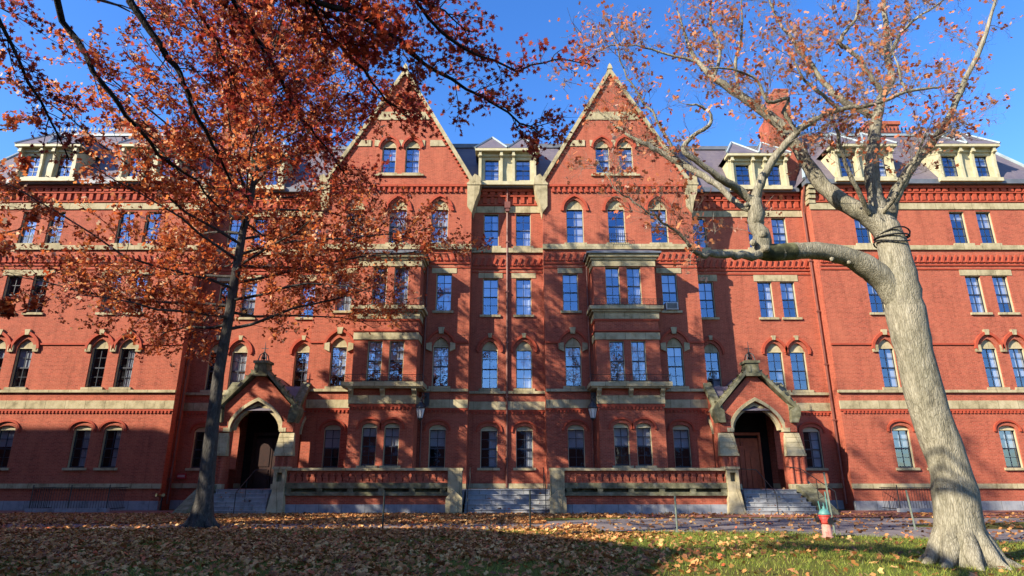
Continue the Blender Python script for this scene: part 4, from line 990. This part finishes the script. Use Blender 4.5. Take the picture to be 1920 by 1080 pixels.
LB = [
 (limb([(205, -130, 7.4), (245, 0, 7.5), (300, 85, 7.8), (335, 140, 8), (362, 195, 8.3), (400, 270, 8.8), (425, 330, 9.4), (470, 380, 10)], .075, .012, f2), .35, 4.5, .24, .8),
 (limb([(120, 40, 7.2), (175, 132, 7.4), (235, 215, 7.8), (300, 290, 8.4), (365, 340, 9), (425, 400, 9.6)], .055, .012, f2), .35, 3.0, .22, .8),
 (limb([(520, -120, 6.6), (600, 0, 7), (665, 20, 7.2), (740, 75, 7.5), (820, 135, 7.9), (900, 180, 8.3), (975, 230, 8.6), (1030, 262, 9)], .06, .010, f3), .22, 9, .26, .9),
 (limb([(720, -130, 6.8), (760, -20, 7.2), (830, 60, 7.6), (900, 105, 8), (970, 130, 8.5), (1040, 112, 9), (1105, 120, 9.4)], .04, .008, f3), .30, 7, .22, .6),
 (limb([(350, -130, 7), (430, -20, 7.4), (480, 70, 8), (525, 150, 8.5), (560, 215, 9.1), (610, 280, 9.7), (650, 330, 10.3)], .055, .010, f2), .22, 8, .26, .95),
 (limb([(450, -130, 6.6), (560, -30, 7), (620, 60, 7.6), (680, 130, 8.2), (730, 190, 8.8), (770, 220, 9.3)], .045, .010, f3), .22, 8, .26, .95),
 (limb([(300, -130, 7), (330, -40, 7.3), (390, 50, 7.8), (430, 130, 8.3), (450, 200, 8.9)], .045, .010, f2), .25, 7, .26, .9),
 (limb([(620, -140, 6.6), (680, -60, 7), (760, -10, 7.3), (830, 20, 7.6), (880, 60, 7.9)], .04, .008, f3), .22, 8, .25, .8),
 (limb([(400, -140, 6.4), (470, -70, 6.8), (560, 0, 7.2), (640, 40, 7.5), (700, 70, 7.8)], .04, .008, f3), .2, 8, .26, .8),
 (limb([(-60, -120, 7), (-20, 0, 7.4), (40, 120, 7.9), (90, 220, 8.4), (130, 300, 9)], .05, .01, f2), .3, 7, .24, .9),
]
for q, ev, nl, sp, L in LB:
    T.twigs(q, ev, L, .009, 1, nl*1.2, .075, (.1, .1, -.15), .3, .2, .42)
near_n = len(T.leaf)
# crown above the frame (it shades the lawn)
for k in range(22):
    a_ = random.uniform(-1.0*math.pi, .15); el_ = R(random.uniform(10, 75)); p = Vector((-8.7, -4, random.uniform(7, 18)))
    q = T.path(p, (math.cos(a_)*math.cos(el_), math.sin(a_)*math.cos(el_), math.sin(el_)), random.uniform(6, 11), 6, .15, (0, 0, .1))
    if any(visible(x, 1.05) for x in q): continue
    T.put(q, .12, .03, 5); T.twigs(q, .7, 2.6, .03, 1, 5, .16, (0, 0, .1), .3, .2, .45, keep=lambda x: not visible(x, 1.03))
T.finish(root, 'dark_bark', 'dark_bark', 'near_leaf', .088, STAR)
print('near oak leaves', near_n, len(T.leaf))
# --- big pale tree on the right
T = Tree(); root = empty('maple_tree', (8.75, 13, 0)); tag(root, 'big pale-barked tree on the right with long curving limbs and sparse orange leaves', 'tree')
B = lambda *a_: [at(*x) for x in a_]
def smooth(q, k=4):
    out = []; n_ = len(q)
    for i in range(n_-1):
        p0, p1, p2, p3 = q[max(i-1, 0)], q[i], q[i+1], q[min(i+2, n_-1)]
        for j in range(k):
            t_ = j/k; out.append(.5*((2*p1)+(p2-p0)*t_+(2*p0-5*p1+4*p2-p3)*t_*t_+(3*p1-p0-3*p2+p3)*t_**3))
    out.append(q[-1]); return out
def lim(pp, rr, n_=12, wob=.0, mb=None):
    q = smooth([at(*x) for x in pp]); k = len(q)
    rad = [np.interp(i/(k-1)*(len(rr)-1), range(len(rr)), rr) for i in range(k)]
    if wob: q = [q[0]]+[p+rv(wob) for p in q[1:-1]]+[q[-1]]
    (mb or T.w).tube(q, [r_*random.uniform(.94, 1.06) for r_ in rad], n_, False); return q
tr = lim([(1812, 1066, 13), (1800, 1000, 13), (1784, 890, 13), (1742, 770, 13), (1714, 660, 13), (1697, 580, 13), (1686, 515, 13), (1671, 450, 13)], [.56, .42, .38, .365, .36, .37, .35, .28], 22)
for q in range(9):
    a_ = q*.7+.2; c_ = Vector((math.cos(a_), math.sin(a_), 0)); b0 = Vector((tr[0].x, tr[0].y, 0)); T.w.tube([b0+c_*random.uniform(.78, .98)+Vector((0, 0, -.06)), b0+c_*.6+Vector((0, 0, .07)), b0+c_*.42+Vector((0, 0, .30)), b0+c_*.2+Vector((0, 0, .8))], [.05, .11, .17, .15], 9, False)
P_ = []
# limb arching to the left, the mossy knuckle and the limbs rising from it
lim([(1700, 590, 13), (1660, 530, 13), (1625, 500, 12.9), (1585, 480, 12.8), (1530, 470, 12.7), (1480, 472, 12.6)], [.26, .26, .25, .21, .19, .18], 14)
lim([(1495, 470, 12.63), (1450, 474, 12.5), (1422, 470, 12.4)], [.185, .175, .17], 14, mb=None)
P_.append((lim([(1430, 478, 12.45), (1428, 450, 12.4), (1420, 425, 12.4), (1418, 400, 12.4), (1412, 375, 12.4)], [.20, .19, .16, .17, .13], 12, .015), 0))
P_.append((lim([(1425, 476, 12.4), (1390, 480, 12.2), (1350, 478, 12), (1315, 476, 11.8), (1295, 462, 11.7), (1275, 440, 11.6), (1240, 415, 11.4), (1190, 380, 11.2), (1150, 350, 11), (1120, 300, 11)], [.10, .085, .07, .055, .04, .032, .024, .018, .012, .006], 8, .02), 1))
P_.append((lim([(1412, 380, 12.4), (1385, 355, 12.3), (1355, 338, 12.1), (1310, 305, 11.9), (1284, 285, 11.8), (1286, 268, 11.8), (1305, 250, 11.7), (1330, 236, 11.6), (1331, 212, 11.6), (1310, 198, 11.5), (1288, 196, 11.5)], [.11, .09, .08, .065, .06, .05, .045, .04, .03, .024, .014], 8, .008), 0))
P_.append((lim([(1414, 378, 12.4), (1425, 345, 12.3), (1450, 300, 12.2), (1480, 262, 12.1), (1510, 235, 12), (1545, 215, 11.9), (1580, 205, 11.8), (1640, 196, 11.7), (1700, 172, 11.6), (1760, 164, 11.5)], [.12, .10, .085, .08, .07, .06, .05, .04, .035, .02], 8, .01), 1))
P_.append((lim([(1412, 392, 12.4), (1385, 385, 12.6), (1350, 352, 12.9), (1310, 325, 13.1), (1275, 305, 13.3), (1230, 282, 13.5), (1205, 268, 13.6), (1180, 255, 13.7), (1150, 232, 13.8), (1120, 205, 13.9)], [.06, .07, .075, .08, .075, .065, .055, .04, .025, .012], 8, .015), 1))
P_.append((lim([(1495, 250, 12), (1480, 225, 12), (1470, 210, 12), (1478, 185, 11.9), (1440, 190, 11.8), (1420, 150, 11.7), (1375, 130, 11.6), (1330, 128, 11.5)], [.05, .045, .05, .04, .04, .03, .025, .012], 7, .01), 1))
P_.append((lim([(1572, 205, 11.8), (1545, 180, 11.7), (1510, 150, 11.6), (1480, 100, 11.5)], [.045, .04, .03, .012], 7, .01), 1))
# the leader and its three limbs
lim([(1676, 465, 13), (1655, 415, 13), (1640, 395, 13)], [.30, .26, .20], 14)
P_.append((lim([(1672, 445, 13), (1630, 405, 13), (1590, 385, 13.1), (1545, 350, 13.2), (1510, 300, 13.3), (1480, 255, 13.4), (1440, 215, 13.5), (1390, 180, 13.6), (1345, 150, 13.7), (1310, 118, 13.8), (1290, 80, 13.9), (1270, 20, 14)], [.26, .22, .20, .17, .15, .135, .12, .10, .085, .06, .04, .02], 10, .01), 1))
P_.append((lim([(1655, 420, 13), (1645, 380, 13), (1635, 330, 13), (1636, 280, 13), (1645, 220, 13.1), (1655, 180, 13.2), (1672, 150, 13.3), (1664, 110, 13.4), (1662, 60, 13.5), (1655, -20, 13.6), (1650, -100, 13.7)], [.22, .18, .155, .14, .12, .10, .085, .075, .065, .05, .03], 10, .01), 1))
P_.append((lim([(1662, 425, 13), (1672, 380, 12.9), (1690, 345, 12.8), (1715, 305, 12.7), (1745, 270, 12.6), (1780, 220, 12.5), (1810, 150, 12.4), (1850, 60, 12.3), (1880, -60, 12.2)], [.20, .15, .12, .105, .09, .075, .06, .045, .02], 9, .01), 1))
P_.append((lim([(1638, 215, 13.1), (1600, 200, 13.2), (1560, 172, 13.3), (1530, 135, 13.4), (1490, 80, 13.5), (1450, 20, 13.6), (1420, -80, 13.7)], [.09, .085, .075, .06, .045, .03, .015], 8, .012), 1))
P_.append((lim([(1656, 180, 13.2), (1630, 140, 13.1), (1600, 100, 13), (1575, 80, 12.9), (1590, 50, 12.8), (1610, 20, 12.7), (1600, -60, 12.6)], [.06, .055, .05, .05, .04, .03, .015], 8, .015), 1))
P_.append((lim([(1385, 178, 13.6), (1380, 120, 13.5), (1392, 60, 13.4), (1390, -20, 13.3)], [.05, .04, .03, .015], 6, .015), 1))
P_.append((lim([(1340, 148, 13.7), (1350, 90, 13.8), (1330, 40, 13.9), (1340, -40, 14)], [.05, .04, .03, .015], 6, .015), 1))
P_.append((lim([(1665, 110, 13.4), (1700, 50, 13.3), (1740, 20, 13.2), (1800, -20, 13.1)], [.05, .04, .03, .015], 6, .015), 1))
P_.append((lim([(1700, 172, 11.6), (1680, 120, 11.6), (1668, 60, 11.6)], [.03, .02, .01], 6, .015), 1))
P_.append((lim([(1630, 400, 12.8), (1600, 340, 12.4), (1575, 270, 12.2), (1560, 210, 12)], [.06, .05, .04, .02], 7, .015), 1))
P_.append((lim([(1655, 400, 12.8), (1690, 350, 12.3), (1720, 290, 12), (1735, 250, 11.8)], [.05, .04, .03, .015], 7, .015), 1))
P_.append((lim([(1270, 300, 13.3), (1240, 240, 13.2), (1200, 180, 13.1), (1170, 130, 13), (1150, 60, 12.9)], [.04, .032, .025, .018, .008], 6, .02), 1))
P_.append((lim([(1310, 118, 13.8), (1250, 100, 13.8), (1190, 85, 13.8), (1130, 90, 13.8), (1080, 130, 13.8)], [.04, .03, .022, .015, .006], 6, .02), 1))
for q, lf in P_:
    T.twigs(q, .22, 1.3 if lf else .7, .007, 3 if lf else 1, .021 if lf else .05, .04, (0, 0, .25), .3, .26, .5)
for cx_, cy_, nn, sp in ((1165, 225, 46, .16), (1190, 195, 20, .14), (1085, 60, 30, .3), (1120, 95, 30, .3), (1060, 150, 22, .3), (1430, 400, 26, .2), (1340, 430, 16, .2), (1300, 470, 14, .12), (1560, 20, 20, .2), (1665, 70, 20, .12)):
    c0 = at(cx_, cy_, 13.6 if cx_ < 1250 else 12.6)
    for q in range(5):
        e_ = c0+rv(sp*1.3); T.t.tube([c0+rv(.05), c0.lerp(e_, .5)+rv(.04), e_], [.008, .006, .004], 3, False)
    T.leaves(c0, Vector((0, 0, .05)), nn, sp, .55)
T.finish(root, 'pale_bark', 'twig_bark', 'maple_leaf', .11, LOBE)
for px_, py_, D_, r_ in ((1418, 392, 12.28, .10), (1430, 440, 12.25, .13), (1412, 455, 12.25, .11), (1436, 466, 12.22, .12), (1400, 384, 12.3, .08), (1560, 486, 12.6, .07), (1592, 492, 12.62, .06)):
    r_ *= .72; c0 = at(px_, py_, D_); kn = MB(); kn.lathe([(r_*math.cos(q)*random.uniform(.85, 1.15), r_*math.sin(q)) for q in np.linspace(-1.4, 1.4, 7)], c0.x, c0.y, 9, c0.z); o = kn.build('burl', 'pale_bark', root, True); o.location = -root.location
mo = MB(); mq = smooth([at(1488, 470.5, 12.6), at(1465, 473, 12.55), at(1440, 473, 12.45), at(1425, 468, 12.4)]); mo.tube(mq, [.188, .192, .188, .178][0:1]*1+[.19]*(len(mq)-1), 14, False)
o = mo.build('mossy_patch', 'moss_bark', root, True); o.location = -root.location
cb = MB()
for dy, tl in ((0, 0), (10, .05), (-8, -.06)):
    c0 = at(1672, 446+dy, 13); cb.tube([c0+Vector((.345*math.cos(q), .345*math.sin(q), tl*math.cos(q*2)+.03*math.sin(q))) for q in np.linspace(0, 2*math.pi, 20)], .018, 6, False)
o = cb.build('strap', 'cable', root, True); o.location = -root.location
print('right leaves', len(T.leaf))

# --- more yard trees beyond the edges of the picture, they dapple the front
def yard_tree(x, y, h, rad, z0, label, n_, lsz=.26, mat='oak_leaf', dens=15, br=.07):
    T = Tree(); root = empty('oak_tree', (x, y, 0)); tag(root, label, 'tree')
    tp = [Vector((x, y, -.05)), Vector((x+.1, y, h*.3)), Vector((x-.1, y+.1, h*.6)), Vector((x, y, h))]
    T.w.tube(tp, [.5, .32, .2, .04], 12, False)
    for k in range(n_):
        f = (k+.5)/n_; z = z0+f*(h-z0); a_ = k*2.399; el_ = R(15+50*f); L = rad*(1 if f < .5 else 1.6-1.2*f)*random.uniform(.7, 1.1)
        q = T.path(Vector((x, y, z)), (math.cos(a_)*math.cos(el_), math.sin(a_)*math.cos(el_), math.sin(el_)), L, 6, .12, (0, 0, 0))
        T.put(q, br, .02, 5); T.twigs(q, .8, L*.33, .02 if br < .1 else .035, 1, dens, .1, (0, 0, .1), .15, .2, .5)
    T.finish(root, 'grey_bark', 'dark_bark', mat, lsz, LOBE); print('yard', len(T.leaf))
yard_tree(-23.5, 20.5, 18, 5.8, 5.5, 'rust-leaved oak beyond the left edge in front of the left wing', 40, .24, 'oak_leaf', 30)
yard_tree(-22.5, 12.5, 16, 6.2, 5, 'broad oak standing left of the yard before the path', 34, .24)
yard_tree(-15.5, 7.5, 29, 6.0, 14, 'very tall elm behind the picture edge at the left of the yard', 40, .26, 'oak_leaf', 9)

yard_tree(-18.5, 17.5, 28, 6.5, 17, 'tall nearly bare elm beyond the left edge of the picture', 26, .2, 'oak_leaf', 3, .19)

# --- plain halls round the yard; two unseen ones added for reflections and shade
def plain_hall(x0, x1, y0, y1, h, ridge, label, axis):
    r = empty('brick_building', ((x0+x1)/2, (y0+y1)/2, 0)); tag(r, label, 'building'); off = -r.location
    def pt(mb, nm, mt, par=None):
        o = mb.build(nm, mt, par or r)
        if par is None: o.location = off
        return o
    g = MB(); g.box(x0, x1, y0, y1, 0, h); wl = pt(g, 'wall', 'dark_brick')
    g = MB()
    if axis == 'x':
        ym = (y0+y1)/2; g.prismx([(y0-.4, h), (y1+.4, h), (ym, ridge)], x0-.3, x1+.3)
    else:
        xm = (x0+x1)/2; g.prism([(x0-.4, h), (x1+.4, h), (xm, ridge)], y0-.3, y1+.3)
    pt(g, 'roof', 'slate')
    k = 0; z = 1.6
    while z+1.9 < h and k < 44:
        if axis == 'x':
            n_ = int((x1-x0)/5)
            for i in range(n_):
                x = x0+(i+.5)*(x1-x0)/n_; k += 1
                g = MB(); g.box(x-.6, x+.6, y1, y1+.06, z, z+1.9); wf = pt(g, 'window', 'white_plastic')
                g = MB(); g.box(x-.5, x+.5, y1+.061, y1+.075, z+.1, z+1.8); g.build('pane', 'lead', wf)
        else:
            n_ = int((y1-y0)/4)
            for i in range(n_):
                y = y0+(i+.5)*(y1-y0)/n_; k += 1
                g = MB(); g.box(x1, x1+.06, y-.6, y+.6, z, z+1.9); wf = pt(g, 'window', 'white_plastic')
                g = MB(); g.box(x1+.061, x1+.075, y-.5, y+.5, z+.1, z+1.8); g.build('pane', 'lead', wf)
        z += 3.8
plain_hall(-45, 55, -52, -40, 12, 16, 'unseen plain brick hall added behind the viewer to darken window reflections', 'x')  # added out of view so the low windows reflect something dark
plain_hall(-75, -41, 4, 18, 19.6, 24, 'tall plain brick hall at the far left of the yard', 'x')
plain_hall(-56, -29, -16, 2, 19.4, 23, 'unseen tall plain brick hall added left of the viewer to shade the lawn', 'x')  # added out of view, its height and place set to shade the lawn

plain_hall(-66, -42, 37, 52, 15, 19, 'lower brick hall beyond the left end of the long hall', 'y')
plain_hall(-84, -66, 30, 60, 11, 15, 'low brick hall far beyond the left end of the yard', 'y')
plain_hall(42, 66, 37, 52, 15, 19, 'lower brick hall beyond the right end of the long hall', 'x')

# ------------------------------------------------------------ fallen leaves and grass
def scatter(n_, x0, x1, y0, y1, prob):
    x = RNG.uniform(x0, x1, n_); y = RNG.uniform(y0, y1, n_); pr = prob(x, y); k = RNG.uniform(0, 1, n_) < pr
    return np.stack([x[k], y[k], np.full(k.sum(), 0)], 1)
def blot(x, y, s, ph=0):
    return .5+.25*np.sin(x*s+ph+1.7*np.sin(y*s*.8+ph))+.25*np.sin(y*s*1.3+2*ph+1.3*np.sin(x*s*.7))
def leafprob(x, y):
    left = 1/(1+np.exp((x-2.2-(y-14)*.05)/1.3))                       # thick on the left, thin on the right
    p_ = .06+.94*left
    p_ *= np.clip(.15+1.1*blot(x, y, 1.1)*(.5+.8*blot(x, y, 3.1, 1.3)), 0, 1)
    onpath = (y > 21.4) & (y < 23.8) & (x < 2); p_ = np.where(onpath, .10, p_)
    strip = (y > 23.8) & (y < 29.8); p_ = np.where(strip, np.where(x < 1.5, .9, np.where((x < 5), .45*(y > 27), .05)), p_)
    p_ = np.where((x > 3) & (y > 20) & (y < 27.5), .03, p_); p_ = np.where((y < 13.5), p_*.6, p_)
    return p_
P = scatter(190000, -26, 22, 10.5, 29.9, leafprob); P[:, 2] = RNG.uniform(.015, .06, len(P))
st_ = []
for cx_, y0_, y1_, n_, w_ in ((.05, 30, 31.5, 5, 3.6), (12.45, 29.6, 31.2, 6, 2.6), (-12.45, 29.6, 31.2, 6, 2.6)):
    for i in range(26):
        k = random.randrange(n_); st_.append((cx_+random.uniform(-w_/2, w_/2), y0_+(y1_-y0_)*(k+.7)/n_, 1.05*(k+1)/n_+.03))
for i in range(900): st_.append((random.uniform(-26, 24), 29.95-abs(random.gauss(0, .5)), random.uniform(.02, .09)))
P = np.concatenate([P, np.array(st_)])
o = leaf_mesh('fallen_leaves', P, .135, LOBE, 'fallen_leaf', 1.1); tag(o, 'thick litter of brown fallen leaves over the lawn', 'fallen leaves', kind='stuff')
print('fallen', len(P))
def grassprob(x, y):
    p_ = .25+.75*blot(x, y, .9, 2); p_ *= np.where(x > 4, 1, .7)
    on = ((y > 21.2) & (x < 3)) | ((x > 3) & (y > 20.6-(np.clip(x-8, 0, 99))*.62)); return np.where(on, 0, p_)
P = scatter(150000, -14, 20, 10.5, 21.4, grassprob); N = len(P)
az = RNG.uniform(0, 2*math.pi, N); hgt = RNG.uniform(.04, .10, N); u = np.stack([np.cos(az), np.sin(az), 0*az], 1); lean = RNG.normal(0, .5, (N, 3))*hgt[:, None]; lean[:, 2] = 0
V = np.stack([P-u*.006, P+u*.006, P+lean+np.stack([0*az, 0*az, hgt], 1)], 1)
o = raw_mesh('grass', V.reshape(-1, 3), N, 3, 'grass_blade'); tag(o, 'short green grass showing between the fallen leaves', 'grass', kind='stuff')
